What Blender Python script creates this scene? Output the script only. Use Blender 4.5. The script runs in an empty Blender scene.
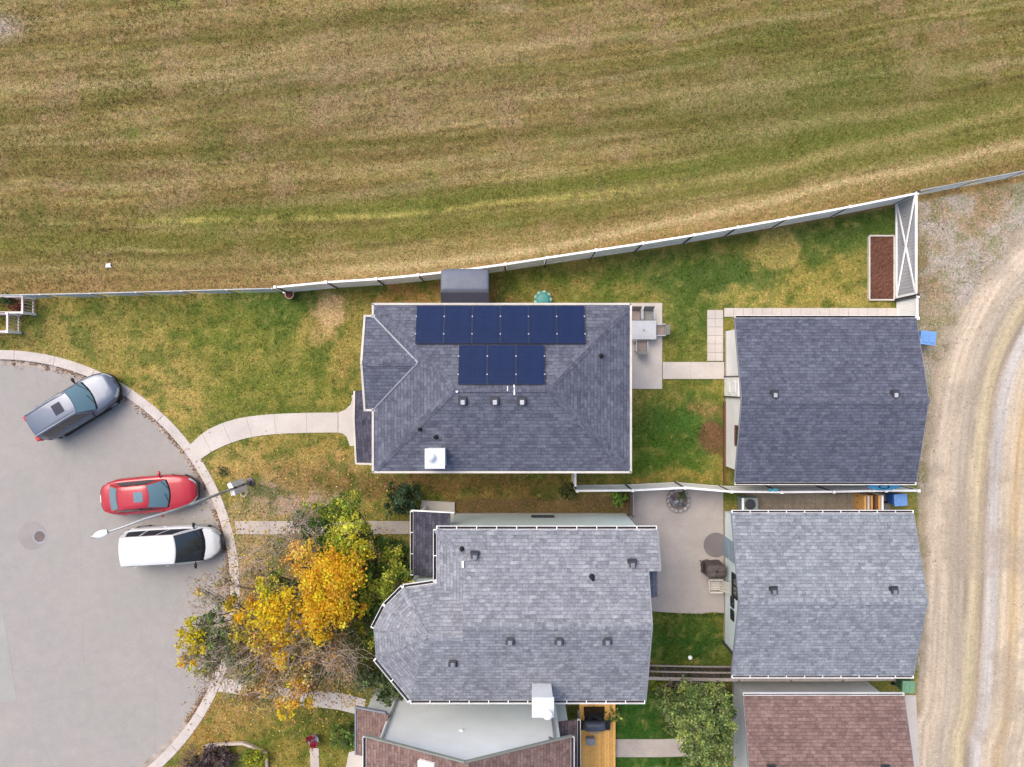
import bpy, bmesh, math, random
import numpy as np
from mathutils import Vector, Matrix

random.seed(7)
rng = np.random.default_rng(11)
scene = bpy.context.scene
COL = scene.collection
R = math.radians

# ---------------------------------------------------------------- camera
CAM_H, FPX = 34.0, 700.0
cam_d = bpy.data.cameras.new("camera")
cam = bpy.data.objects.new("camera", cam_d)
COL.objects.link(cam)
cam.location = (0, 0, CAM_H)
cam.rotation_euler = (0, 0, 0)
cam_d.sensor_width = 36.0
cam_d.lens = FPX / 1024 * 36.0
cam_d.clip_end = 1000
scene.camera = cam

# ---------------------------------------------------------------- light
world = bpy.data.worlds.new("World")
scene.world = world
world.use_nodes = True
wn = world.node_tree
bg = wn.nodes["Background"]
sky = wn.nodes.new("ShaderNodeTexSky")
sky.sky_type = 'NISHITA'
sky.sun_disc = False
SUN_EL, SUN_AZ = 58.0, 312.0        # azimuth measured clockwise from +Y
sky.sun_elevation = R(SUN_EL)
sky.sun_rotation = R(SUN_AZ)
sky.air_density = 1.0
sky.dust_density = 4.0
sky.ozone_density = 0.6
wn.links.new(sky.outputs[0], bg.inputs[0])
bg.inputs[1].default_value = 0.15
sun_d = bpy.data.lights.new("sun", 'SUN')
sun_d.energy = 1.45
sun_d.angle = R(44)
sun_d.color = (1.0, 0.90, 0.78)
sun = bpy.data.objects.new("sun", sun_d)
COL.objects.link(sun)
sd = Vector((math.sin(R(SUN_AZ)) * math.cos(R(SUN_EL)), math.cos(R(SUN_AZ)) * math.cos(R(SUN_EL)), math.sin(R(SUN_EL))))
sun.rotation_euler = sd.to_track_quat('Z', 'Y').to_euler()
sun.location = (-20, -30, 60)
vs = scene.view_settings
vs.view_transform = 'Standard'
vs.look = 'None'
vs.exposure = 0.62
vs.gamma = 1.0

# ---------------------------------------------------------------- helpers
K = 1.42                              # photo value of a level surface / its albedo
def s2l(v):
    v = np.asarray(v, float) / 255.0
    return np.where(v <= 0.04045, v / 12.92, ((v + 0.055) / 1.055) ** 2.4)
def C(r, g, b, k=K):
    l = np.minimum(s2l((r, g, b)) / k, 0.85)
    return (float(l[0]), float(l[1]), float(l[2]), 1.0)
def P(px, py, z=0.0):                 # a measured place turned to metres at its own height
    s = (CAM_H - z) / FPX
    return Vector(((px - 512) * s, (383.5 - py) * s, z))

class MB:
    def __init__(s):
        s.v, s.f, s.m, s.uv, s.smooth = [], [], [], {}, False
    def vert(s, p):
        s.v.append(tuple(p)); return len(s.v) - 1
    def face(s, pts, mi=0, uv=None):
        idx = [s.vert(p) for p in pts]
        s.f.append(idx); s.m.append(mi)
        if uv: s.uv[len(s.f) - 1] = uv
    def box(s, a, b, mi=0, M=None):
        x0, y0, z0 = a; x1, y1, z1 = b
        c = [(x0,y0,z0),(x1,y0,z0),(x1,y1,z0),(x0,y1,z0),(x0,y0,z1),(x1,y0,z1),(x1,y1,z1),(x0,y1,z1)]
        if M is not None: c = [tuple(M @ Vector(p)) for p in c]
        n = len(s.v); s.v += c
        for q in ((3,2,1,0),(4,5,6,7),(0,1,5,4),(1,2,6,5),(2,3,7,6),(3,0,4,7)):
            s.f.append([n + i for i in q]); s.m.append(mi)
    def bar(s, a, b, w, h, mi=0):     # rectangular bar from a to b
        a, b = Vector(a), Vector(b); d = b - a; L = d.length
        if L < 1e-6: return
        x = d / L
        up = Vector((0, 0, 1)) if abs(x.z) < 0.95 else Vector((0, 1, 0))
        y = up.cross(x).normalized(); z = x.cross(y)
        M = Matrix(((x.x, y.x, z.x, a.x), (x.y, y.y, z.y, a.y), (x.z, y.z, z.z, a.z), (0, 0, 0, 1)))
        s.box((0, -w/2, -h/2), (L, w/2, h/2), mi, M)
    def tube(s, pts, rad, n=6, mi=0, caps=True):
        pts = [Vector(p) for p in pts]
        if not hasattr(rad, '__len__'): rad = [rad] * len(pts)
        base = len(s.v); prev = None
        for i, p in enumerate(pts):
            d = (pts[min(i+1, len(pts)-1)] - pts[max(i-1, 0)]).normalized()
            ref = prev if prev is not None else (Vector((0,0,1)) if abs(d.z) < .9 else Vector((1,0,0)))
            x = (ref - d * ref.dot(d))
            if x.length < 1e-5: x = Vector((1,0,0)) - d * d.x
            x.normalize(); y = d.cross(x); prev = x
            for k in range(n):
                t = 2 * math.pi * k / n
                s.v.append(tuple(p + (x * math.cos(t) + y * math.sin(t)) * rad[i]))
        for i in range(len(pts) - 1):
            for k in range(n):
                a = base + i*n + k; b = base + i*n + (k+1) % n
                s.f.append([a, b, b + n, a + n]); s.m.append(mi)
        if caps:
            s.f.append([base + k for k in range(n)][::-1]); s.m.append(mi)
            s.f.append([base + (len(pts)-1)*n + k for k in range(n)]); s.m.append(mi)
    def lathe(s, c, prof, n=20, mi=0, M=None):   # prof: (r, z) list
        base = len(s.v)
        for r, z in prof:
            for k in range(n):
                t = 2*math.pi*k/n
                p = Vector((r*math.cos(t), r*math.sin(t), z))
                if M is not None: p = M @ p
                s.v.append((c[0]+p.x, c[1]+p.y, c[2]+p.z))
        for i in range(len(prof)-1):
            for k in range(n):
                a = base+i*n+k; b = base+i*n+(k+1)%n
                s.f.append([a, b, b+n, a+n]); s.m.append(mi)
        s.f.append([base+k for k in range(n)][::-1]); s.m.append(mi)
        s.f.append([base+(len(prof)-1)*n+k for k in range(n)]); s.m.append(mi)
    def prism(s, poly, z0, z1, mi=0):  # poly list of (x,y)
        a = sum(poly[i][0]*poly[(i+1)%len(poly)][1]-poly[(i+1)%len(poly)][0]*poly[i][1] for i in range(len(poly)))
        if a < 0: poly = poly[::-1]
        n = len(s.v); k = len(poly)
        s.v += [(p[0], p[1], z0) for p in poly] + [(p[0], p[1], z1) for p in poly]
        s.f.append([n+i for i in range(k)][::-1]); s.m.append(mi)
        s.f.append([n+k+i for i in range(k)]); s.m.append(mi)
        for i in range(k):
            j = (i+1) % k
            s.f.append([n+i, n+j, n+k+j, n+k+i]); s.m.append(mi)
    def grid(s, fn, nu, nv, mi=0):
        n = len(s.v)
        for j in range(nv+1):
            for i in range(nu+1):
                s.v.append(tuple(fn(i/nu, j/nv)))
        for j in range(nv):
            for i in range(nu):
                a = n + j*(nu+1)+i
                s.f.append([a, a+1, a+nu+2, a+nu+1]); s.m.append(mi)
    def build(s, name, mats, parent=None, smooth=False, bevel=0):
        me = bpy.data.meshes.new(name)
        me.from_pydata(s.v, [], s.f)
        if not isinstance(mats, (list, tuple)): mats = [mats]
        for m in mats: me.materials.append(m)
        me.polygons.foreach_set('material_index', s.m)
        if s.uv:
            ul = me.uv_layers.new(name='UVMap')
            for fi, uv in s.uv.items():
                p = me.polygons[fi]
                for li, c in zip(p.loop_indices, uv): ul.data[li].uv = c
        if smooth:
            me.polygons.foreach_set('use_smooth', [True]*len(me.polygons))
        me.update()
        o = bpy.data.objects.new(name, me)
        COL.objects.link(o)
        if parent is not None: o.parent = parent
        if bevel:
            b = o.modifiers.new('bevel', 'BEVEL'); b.width = bevel; b.segments = 2; b.limit_method = 'ANGLE'
        return o

def tag(o, label=None, cat=None, group=None, kind=None):
    if label: o['label'] = label
    if cat: o['category'] = cat
    if group: o['group'] = group
    if kind: o['kind'] = kind
    return o
def thing(name, label, cat, loc=(0,0,0), rz=0, group=None):
    o = bpy.data.objects.new(name, None); COL.objects.link(o)
    o.empty_display_size = .2
    o.location = loc; o.rotation_euler = (0, 0, rz)
    return tag(o, label, cat, group)
def copy_tree(o, parent=None):
    c = o.copy(); COL.objects.link(c); c.parent = parent
    for ch in [x for x in scene_children.get(o.name, [])]:
        copy_tree(ch, c)
    return c

# ---------------------------------------------------------------- materials
def mat(name, col=(.5,.5,.5,1), rough=.8, metal=0, spec=.3):
    m = bpy.data.materials.new(name); m.use_nodes = True
    b = m.node_tree.nodes['Principled BSDF']
    b.inputs['Base Color'].default_value = col
    b.inputs['Roughness'].default_value = rough
    b.inputs['Metallic'].default_value = metal
    b.inputs['Specular IOR Level'].default_value = spec
    return m
def nodes(m): return m.node_tree.nodes, m.node_tree.links, m.node_tree.nodes['Principled BSDF']
def N(m, t, **kw):
    n = m.node_tree.nodes.new(t)
    for k, v in kw.items():
        if k.startswith('i_'):
            n.inputs[k[2:].replace('_', ' ')].default_value = v
        else: setattr(n, k, v)
    return n
def ramp(m, fac, stops):
    r = N(m, 'ShaderNodeValToRGB'); cr = r.color_ramp
    while len(cr.elements) < len(stops): cr.elements.new(.5)
    for e, (p, c) in zip(cr.elements, stops):
        e.position = p; e.color = c if len(c) == 4 else (*c, 1)
    m.node_tree.links.new(fac, r.inputs[0]); return r.outputs[0]
def noise(m, vec, scale, detail=3, rough=.55):
    n = N(m, 'ShaderNodeTexNoise'); n.inputs['Scale'].default_value = scale
    n.inputs['Detail'].default_value = detail; n.inputs['Roughness'].default_value = rough
    if vec is not None: m.node_tree.links.new(vec, n.inputs['Vector'])
    return n.outputs['Fac']
def mul(m, a, b, fac=1.0, mode='MULTIPLY'):
    x = N(m, 'ShaderNodeMix', data_type='RGBA', blend_type=mode)
    x.inputs[0].default_value = fac if not hasattr(fac, 'links') else 1
    if hasattr(fac, 'links'): m.node_tree.links.new(fac, x.inputs[0])
    for s, v in ((6, a), (7, b)):
        if hasattr(v, 'links'): m.node_tree.links.new(v, x.inputs[s])
        else: x.inputs[s].default_value = v
    return x.outputs[2]
def bump(m, h, strength=.4, dist=.02):
    b = N(m, 'ShaderNodeBump'); b.inputs['Strength'].default_value = strength
    b.inputs['Distance'].default_value = dist
    m.node_tree.links.new(h, b.inputs['Height'])
    m.node_tree.links.new(b.outputs[0], m.node_tree.nodes['Principled BSDF'].inputs['Normal'])
def coords(m, kind='Object'):
    return N(m, 'ShaderNodeTexCoord').outputs[kind]
def worn(name, col, rough=.75, amp=.18, scale=6, spec=.3, metal=0, bmp=.1, big=.8, bigamp=.12):
    """a plain colour with fine grain and large soft weathering"""
    m = mat(name, col, rough, metal, spec); n, l, b = nodes(m)
    v = coords(m)
    g = lambda a: [(.3, (1-a,)*3), (.7, (1+a,)*3)]
    f1 = noise(m, v, scale, 4, .65); f2 = noise(m, v, big, 3)
    c = mul(m, col, ramp(m, f1, g(amp)))
    c = mul(m, c, ramp(m, f2, g(bigamp)))
    l.new(c, b.inputs['Base Color'])
    if bmp: bump(m, f1, bmp, .01)
    return m

def shingle(name, c_lo, c_hi, tint):
    m = mat(name, c_lo, .92, 0, .15); n, l, b = nodes(m)
    uv = N(m, 'ShaderNodeUVMap').outputs[0]
    def brick(w, off, c1, c2, rh=.146, mortar=0.0):
        br = N(m, 'ShaderNodeTexBrick', offset=off); l.new(uv, br.inputs['Vector'])
        for k, v in (('Scale', 1), ('Brick Width', w), ('Row Height', rh), ('Mortar Size', mortar), ('Mortar Smooth', .4)):
            br.inputs[k].default_value = v
        br.inputs['Color1'].default_value = c1; br.inputs['Color2'].default_value = c2
        br.inputs['Mortar'].default_value = tuple(.8*x for x in c1[:3]) + (1,)
        return br.outputs
    b1 = brick(.305, .5, c_lo, c_hi, mortar=.006)
    b2 = brick(.173, .37, (.83,.83,.84,1), (1.18,1.18,1.17,1))
    b3 = brick(.54, .23, (.96,.96,.96,1), (1.04,1.04,1.04,1))
    c = mul(m, b1[0], b2[0]); c = mul(m, c, b3[0])
    # butt edge of every course
    sx = N(m, 'ShaderNodeSeparateXYZ'); l.new(uv, sx.inputs[0])
    q = N(m, 'ShaderNodeMath', operation='MULTIPLY'); l.new(sx.outputs[1], q.inputs[0]); q.inputs[1].default_value = 1/.146
    fr = N(m, 'ShaderNodeMath', operation='FRACT'); l.new(q.outputs[0], fr.inputs[0])
    c = mul(m, c, ramp(m, fr.outputs[0], [(0, (.74,)*3), (.16, (.94,)*3), (.3, (1.03,)*3), (.9, (1.04,)*3), (1, (.8,)*3)]))
    o = coords(m)
    c = mul(m, c, ramp(m, noise(m, o, 13, 3, .8), [(.32, (.74,)*3), (.68, (1.30,)*3)]))
    c = mul(m, c, ramp(m, noise(m, o, 4.2, 3, .7), [(.3, (.95,)*3), (.7, (1.05,)*3)]))
    c = mul(m, c, ramp(m, noise(m, o, .6, 4, .6), [(.32, (.92,.92,.94)), (.68, tint)]))
    l.new(c, b.inputs['Base Color'])
    mp = N(m, 'ShaderNodeMath', operation='ADD'); l.new(fr.outputs[0], mp.inputs[0]); l.new(noise(m, o, 60, 2), mp.inputs[1])
    bump(m, mp.outputs[0], .3, .010)
    return m
M = {}
M['sh_slate'] = shingle('shingle_slate', C(98,102,117), C(115,119,134), (1.05,1.05,1.04))
M['sh_dark']  = shingle('shingle_dark', C(93,97,114), C(109,113,129), (1.05,1.05,1.05))
M['sh_grey']  = shingle('shingle_grey', C(137,141,150), C(160,164,172), (1.05,1.04,1.05))
M['sh_silver']= shingle('shingle_silver', C(138,144,153), C(161,166,174), (1.04,1.05,1.06))
M['sh_brown'] = shingle('shingle_brown', C(128,105,100), C(147,123,117), (1.04,1.03,1.03))
M['sh_porch'] = shingle('shingle_porch', C(74,74,88), C(94,94,108), (1.04,1.03,1.03))
M['sh_umber'] = shingle('shingle_umber', C(112,94,94), C(140,122,120), (1.04,1.03,1.03))

def siding(name, col):
    m = mat(name, col, .6, 0, .3); n, l, b = nodes(m)
    v = coords(m); sx = N(m, 'ShaderNodeSeparateXYZ'); l.new(v, sx.inputs[0])
    q = N(m, 'ShaderNodeMath', operation='MULTIPLY'); l.new(sx.outputs[2], q.inputs[0]); q.inputs[1].default_value = 1/.115
    fr = N(m, 'ShaderNodeMath', operation='FRACT'); l.new(q.outputs[0], fr.inputs[0])
    c = mul(m, col, ramp(m, fr.outputs[0], [(0, (.72,)*3), (.1, (1,)*3), (1, (1.02,)*3)]))
    c = mul(m, c, ramp(m, noise(m, v, 1.2, 4), [(.3, (.92,)*3), (.7, (1.05,)*3)]))
    l.new(c, b.inputs['Base Color'])
    bump(m, fr.outputs[0], .5, .015)
    return m
M['side_white'] = siding('siding_white', C(238,240,244,1.0))
M['side_blue'] = siding('siding_pale_blue', C(222,238,252,1.0))
M['side_cream'] = siding('siding_cream', C(214,208,196))
M['side_grey'] = siding('siding_grey', C(226,230,234,1.1))
M['white'] = worn('white_vinyl', C(240,240,244,1.0), .45, .05, 5, .4)
M['cream'] = worn('cream_trim', C(226,220,212), .55, .06, 5)
M['debris'] = worn('gutter_debris', C(62,58,58), .95, .3, 14)
M['concrete'] = worn('concrete', C(218,210,203), .9, .06, 14, bigamp=.09)
M['concrete_grey'] = worn('concrete_grey', C(200,190,182), .9, .09, 14, bigamp=.12)
M['concrete_patio'] = worn('concrete_patio', C(192,183,178), .9, .07, 12, bigamp=.10)
M['kerb'] = worn('kerb_concrete', C(216,207,201), .9, .09, 9, bigamp=.12, big=1.5)
M['metal'] = worn('galvanised_metal', C(196,200,204), .45, .08, 8, .5, .4)
M['metal_dark'] = worn('dark_metal', C(70,72,80), .5, .1, 8, .5, .3)
M['flash'] = worn('valley_flashing', C(146,151,166), .5, .08, 8, .4, .2)
M['black'] = worn('black_plastic', C(38,40,46), .6, .1, 10)
M['rubber'] = worn('rubber', C(34,34,37), .85, .1, 20)
M['ventgrey'] = worn('vent_grey', C(170,172,180), .55, .08, 9)
M['ventdark'] = worn('vent_dark', C(74,76,86), .6, .1, 9)
M['wood_new'] = worn('cedar_wood', C(238,178,104), .7, .14, 7, bmp=.15)
M['wood_grey'] = worn('weathered_wood', C(128,116,110), .85, .2, 9, bmp=.2)
M['wood_brown'] = worn('brown_wood', C(122,84,62), .8, .2, 9, bmp=.2)
M['bark'] = worn('bark', C(132,118,108), .95, .25, 9, bmp=.4)
M['twig'] = worn('pale_twig', C(186,168,156,1.2), .95, .2, 9, bmp=0)
M['bluebin'] = worn('blue_bin', C(122,170,232,1.3), .45, .06, 6, .5)
M['bluebody'] = worn('blue_bin_body', C(44,98,176), .5, .06, 6, .5)
M['greenbody'] = worn('green_bin_body', C(70,112,84), .5, .06, 6, .5)
M['greenbin'] = worn('green_bin', C(130,178,142), .5, .08, 6, .5)
M['glass'] = mat('window_glass', C(52,62,70), .06, 0, .8)
M['cglass'] = mat('car_glass', C(112,146,160), .08, 0, .9)
M['cglassdark'] = mat('car_glass_dark', C(56,64,72), .08, 0, .9)
M['teal'] = worn('teal_plastic', C(92,164,160), .5, .1, 5)
M['mulch'] = worn('bark_mulch', C(112,76,62), .97, .5, 16, bmp=.8)
M['stone'] = worn('ring_stone', C(172,168,168), .9, .25, 10, bmp=.3)

def paint(name, col, metal=.25, rough=.28):
    m = mat(name, col, rough, metal, .5); b = nodes(m)[2]
    b.inputs['Coat Weight'].default_value = .7; b.inputs['Coat Roughness'].default_value = .06
    v = coords(m)
    c = mul(m, col, ramp(m, noise(m, v, 2.0, 2, .5), [(.3, (.94,)*3), (.7, (1.05,)*3)]))
    m.node_tree.links.new(c, b.inputs['Base Color'])
    b.inputs['Roughness'].default_value = rough+.04
    return m
M['p_blue'] = paint('car_paint_silver_blue', C(110,121,141), .3, .3)
M['p_red'] = paint('car_paint_red', C(200,40,56), .1, .26)
M['p_white'] = paint('car_paint_white', C(240,243,246), 0, .35)
M['tail'] = mat('tail_light_red', C(214,34,50), .2, 0, .6)
M['head'] = mat('head_light', C(214,220,226), .12, .3, .8)
M['amber'] = mat('amber_lens', C(224,140,60), .25, 0, .6)

def planks(name, col, width, axis='X', amp=.14):
    m = mat(name, col, .75, 0, .2); n, l, b = nodes(m)
    v = coords(m); sx = N(m, 'ShaderNodeSeparateXYZ'); l.new(v, sx.inputs[0])
    q = N(m, 'ShaderNodeMath', operation='MULTIPLY'); l.new(sx.outputs[axis], q.inputs[0]); q.inputs[1].default_value = 1/width
    fr = N(m, 'ShaderNodeMath', operation='FRACT'); l.new(q.outputs[0], fr.inputs[0])
    fl = N(m, 'ShaderNodeMath', operation='FLOOR'); l.new(q.outputs[0], fl.inputs[0])
    wn_ = N(m, 'ShaderNodeTexWhiteNoise', noise_dimensions='1D'); l.new(fl.outputs[0], wn_.inputs['W'])
    c = mul(m, col, ramp(m, wn_.outputs[0], [(0, (1-amp,)*3), (1, (1+amp,)*3)]))
    c = mul(m, c, ramp(m, noise(m, v, 8, 4, .7), [(.3, (.86,)*3), (.7, (1.1,)*3)]))
    c = mul(m, c, ramp(m, fr.outputs[0], [(0, (.45,)*3), (.07, (1,)*3)]))
    l.new(c, b.inputs['Base Color'])
    return m
M['deck'] = planks('deck_boards', C(246,190,110,1.1), .14)
M['paver'] = planks('paver_rows', C(204,194,184), .41, 'Y', .07)
M['paver_x'] = planks('paver_columns', C(150,138,122), .62, 'X', .12)

def pad_uv(): pass
# solar glass: navy cells with a faint grid
def solar():
    m = mat('solar_cells', C(52,68,104), .5, 0, .05); n, l, b = nodes(m)
    uv = N(m, 'ShaderNodeUVMap').outputs[0]
    br = N(m, 'ShaderNodeTexBrick', offset=0.0); l.new(uv, br.inputs['Vector'])
    for k, v in (('Scale', 1), ('Brick Width', .17), ('Row Height', .085), ('Mortar Size', .002)): br.inputs[k].default_value = v
    br.inputs['Color1'].default_value = C(32,47,84); br.inputs['Color2'].default_value = C(35,51,89)
    br.inputs['Mortar'].default_value = C(50,68,110)
    c = mul(m, br.outputs[0], ramp(m, noise(m, coords(m), 1.6, 3), [(.3, (.92,)*3), (.7, (1.1,)*3)]))
    l.new(c, b.inputs['Base Color'])
    b.inputs['Coat Weight'].default_value = .06; b.inputs['Coat Roughness'].default_value = .2
    return m
M['solar'] = solar()

# leaf material, per-leaf colour, some light passes through
def leafmat():
    m = mat('leaf', (.1,.1,.05,1), .6, 0, .25); n, l, b = nodes(m)
    a = N(m, 'ShaderNodeAttribute', attribute_name='col')
    l.new(a.outputs['Color'], b.inputs['Base Color'])
    tr = N(m, 'ShaderNodeBsdfTranslucent'); l.new(a.outputs['Color'], tr.inputs[0])
    mx = N(m, 'ShaderNodeMixShader'); mx.inputs[0].default_value = .45
    l.new(b.outputs[0], mx.inputs[1]); l.new(tr.outputs[0], mx.inputs[2])
    l.new(mx.outputs[0], n['Material Output'].inputs[0])
    return m
M['leaf'] = leafmat()
M['pframe'] = mat('panel_frame_navy', C(34,42,68), .4, 0, .4)
def attrmat(name, hue=0, rough=.95, fine=((38, .62, 1.45), (11, .8, 1.22)), bmp=.8, bd=.03, spec=.1):
    m = mat(name, (.2,.2,.1,1), rough, 0, spec); n, l, b = nodes(m)
    a = N(m, 'ShaderNodeAttribute', attribute_name='col').outputs['Color']
    v = coords(m); c = a
    if hue:
        c = mul(m, c, ramp(m, noise(m, v, 2.3, 5, .78), [(.36, (.76,.90,.72)), (.5, (1,1,1)), (.66, (1.22,1.12,1.22))]))
        c = mul(m, c, ramp(m, noise(m, v, 7.5, 4, .8), [(.36, (.72,.84,.68)), (.5, (1,1,1)), (.66, (1.30,1.18,1.32))]))
    for sc, lo, hi in fine:
        c = mul(m, c, ramp(m, noise(m, v, sc, 3, .7), [(.3, (lo,)*3), (.72, (hi,)*3)]))
    l.new(c, b.inputs['Base Color'])
    bump(m, noise(m, v, 24, 4, .7), bmp, bd)
    return m
M['ground'] = attrmat('ground_grass', hue=1, fine=((10, .64, 1.44), (20, .84, 1.18), (1.2, .92, 1.08)))
M['gravel'] = attrmat('gravel', fine=((16, .8, 1.2), (5, .9, 1.1)), bmp=.4, bd=.015)
M['blades'] = attrmat('blades', fine=((3, .95, 1.05),), bmp=0)
# ---------------------------------------------------------------- numpy noise
_T = rng.random((256, 256))
def vnoise(x, y):
    xi = np.floor(x).astype(int); yi = np.floor(y).astype(int)
    fx = x - xi; fy = y - yi
    fx = fx*fx*(3-2*fx); fy = fy*fy*(3-2*fy)
    g = lambda a, b: _T[a % 256, b % 256]
    return (g(xi,yi)*(1-fx)+g(xi+1,yi)*fx)*(1-fy) + (g(xi,yi+1)*(1-fx)+g(xi+1,yi+1)*fx)*fy
def fbm(x, y, o=4, ox=0, gain=.55):
    s = 0; a = 1; t = 0
    for i in range(o):
        s = s + a*vnoise(x*2**i+ox+17.3*i, y*2**i+ox*1.7+9.1*i); t += a; a *= gain
    return s/t
def sm(a, b, x):
    t = np.clip((x-a)/(b-a), 0, 1); return t*t*(3-2*t)

GS = CAM_H / FPX                       # metres per measured unit on the ground
def toXY(px, py): return (px-512)*GS, (383.5-py)*GS
def yf(x):                             # line of the back fence, in measured units
    xs = [-3000, -600, 0, 140, 275, 376, 418, 505, 596, 694, 788, 917, 1024, 1300, 3000]
    ys = [420, 318, 296, 293, 289, 285, 281, 270, 257, 242, 227, 202, 182, 128, -240]
    return np.interp(x, xs, ys)
RC = Vector((-24.87, -10.03, 0)); RO = 11.66; RI = 11.20      # turning circle

def lerpc(c, col, w):
    return c + (np.array(col, float) - c) * w[..., None]

LAWN_BLOBS = [  # x, y, rx, ry, colour, weight
 (60,340,70,25,(140,126,74),.8),(120,350,60,30,(152,138,76),.7),(160,410,45,40,(172,150,84),.95),(180,385,40,22,(176,152,92),.7),
 (230,330,60,35,(112,118,52),.8),(280,300,60,18,(84,104,46),.9),(250,385,55,25,(120,122,56),.8),(310,370,40,28,(110,118,52),.7),
 (140,320,80,16,(116,112,56),.6),(330,312,14,20,(186,156,110),1),(318,330,30,10,(150,134,78),.6),
 (345,370,14,20,(150,128,74),.6),(330,400,40,9,(140,132,66),.6),
 (240,462,45,20,(180,152,94),.9),(310,450,50,14,(156,134,76),.8),(340,460,30,12,(174,142,92),.8),(290,470,80,10,(160,132,84),.8),
 (290,500,50,20,(172,148,132),.95),(250,520,30,16,(176,152,120),.8),(340,480,70,12,(128,106,66),.8),(380,485,60,10,(120,98,62),.8),
 (440,487,90,12,(126,100,62),.9),(520,490,80,14,(134,110,64),.9),(560,495,30,10,(96,98,52),.8),(400,296,40,9,(170,128,76),.9),
 (470,300,90,9,(146,112,66),.6),(500,290,30,12,(150,124,78),.7),(520,285,20,10,(112,118,54),.7),(600,285,60,16,(92,108,46),.9),(580,278,16,12,(164,140,84),.7),
 (660,270,50,18,(84,102,46),.9),(720,280,60,24,(76,98,46),.95),(690,320,30,30,(84,104,46),.9),(830,240,60,18,(78,100,46),.9),(880,225,30,20,(84,104,48),.9),(700,350,30,14,(120,122,60),.7),
 (778,248,24,22,(160,142,84),1),(778,248,10,9,(150,132,78),.8),(760,298,50,10,(166,150,84),.9),(820,290,50,18,(150,138,72),.85),(850,300,30,10,(166,148,84),.8),
 (860,265,14,26,(140,132,70),.6),(625,290,40,9,(146,132,74),.5),
 (680,425,50,34,(72,104,44),1),(660,455,40,20,(72,100,36),.9),(710,395,20,10,(124,124,58),.6),(670,395,40,8,(128,124,62),.6),
 (712,436,13,12,(112,80,56),1),(708,412,16,7,(150,118,78),.8),(690,474,50,9,(146,130,66),.9),(625,478,30,8,(136,118,62),.8),
 (250,560,26,30,(176,150,118),.85),(240,600,14,30,(172,146,120),.8),(300,560,40,30,(150,126,98),.6),(300,650,60,36,(140,112,92),.8),(255,640,30,40,(150,126,106),.8),
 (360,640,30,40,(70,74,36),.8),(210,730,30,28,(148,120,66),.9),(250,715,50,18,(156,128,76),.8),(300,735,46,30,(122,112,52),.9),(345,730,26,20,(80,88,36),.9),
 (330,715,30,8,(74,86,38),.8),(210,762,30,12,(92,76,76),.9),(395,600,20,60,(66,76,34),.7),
 (690,640,46,24,(58,92,38),1),(640,720,40,40,(52,94,36),1),(660,755,60,30,(54,98,38),1),(700,715,60,50,(52,80,30),.9),(690,690,60,10,(66,62,40),.7),
 (640,500,14,10,(120,104,74),.6),(600,500,30,8,(116,96,76),.8),
]
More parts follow.
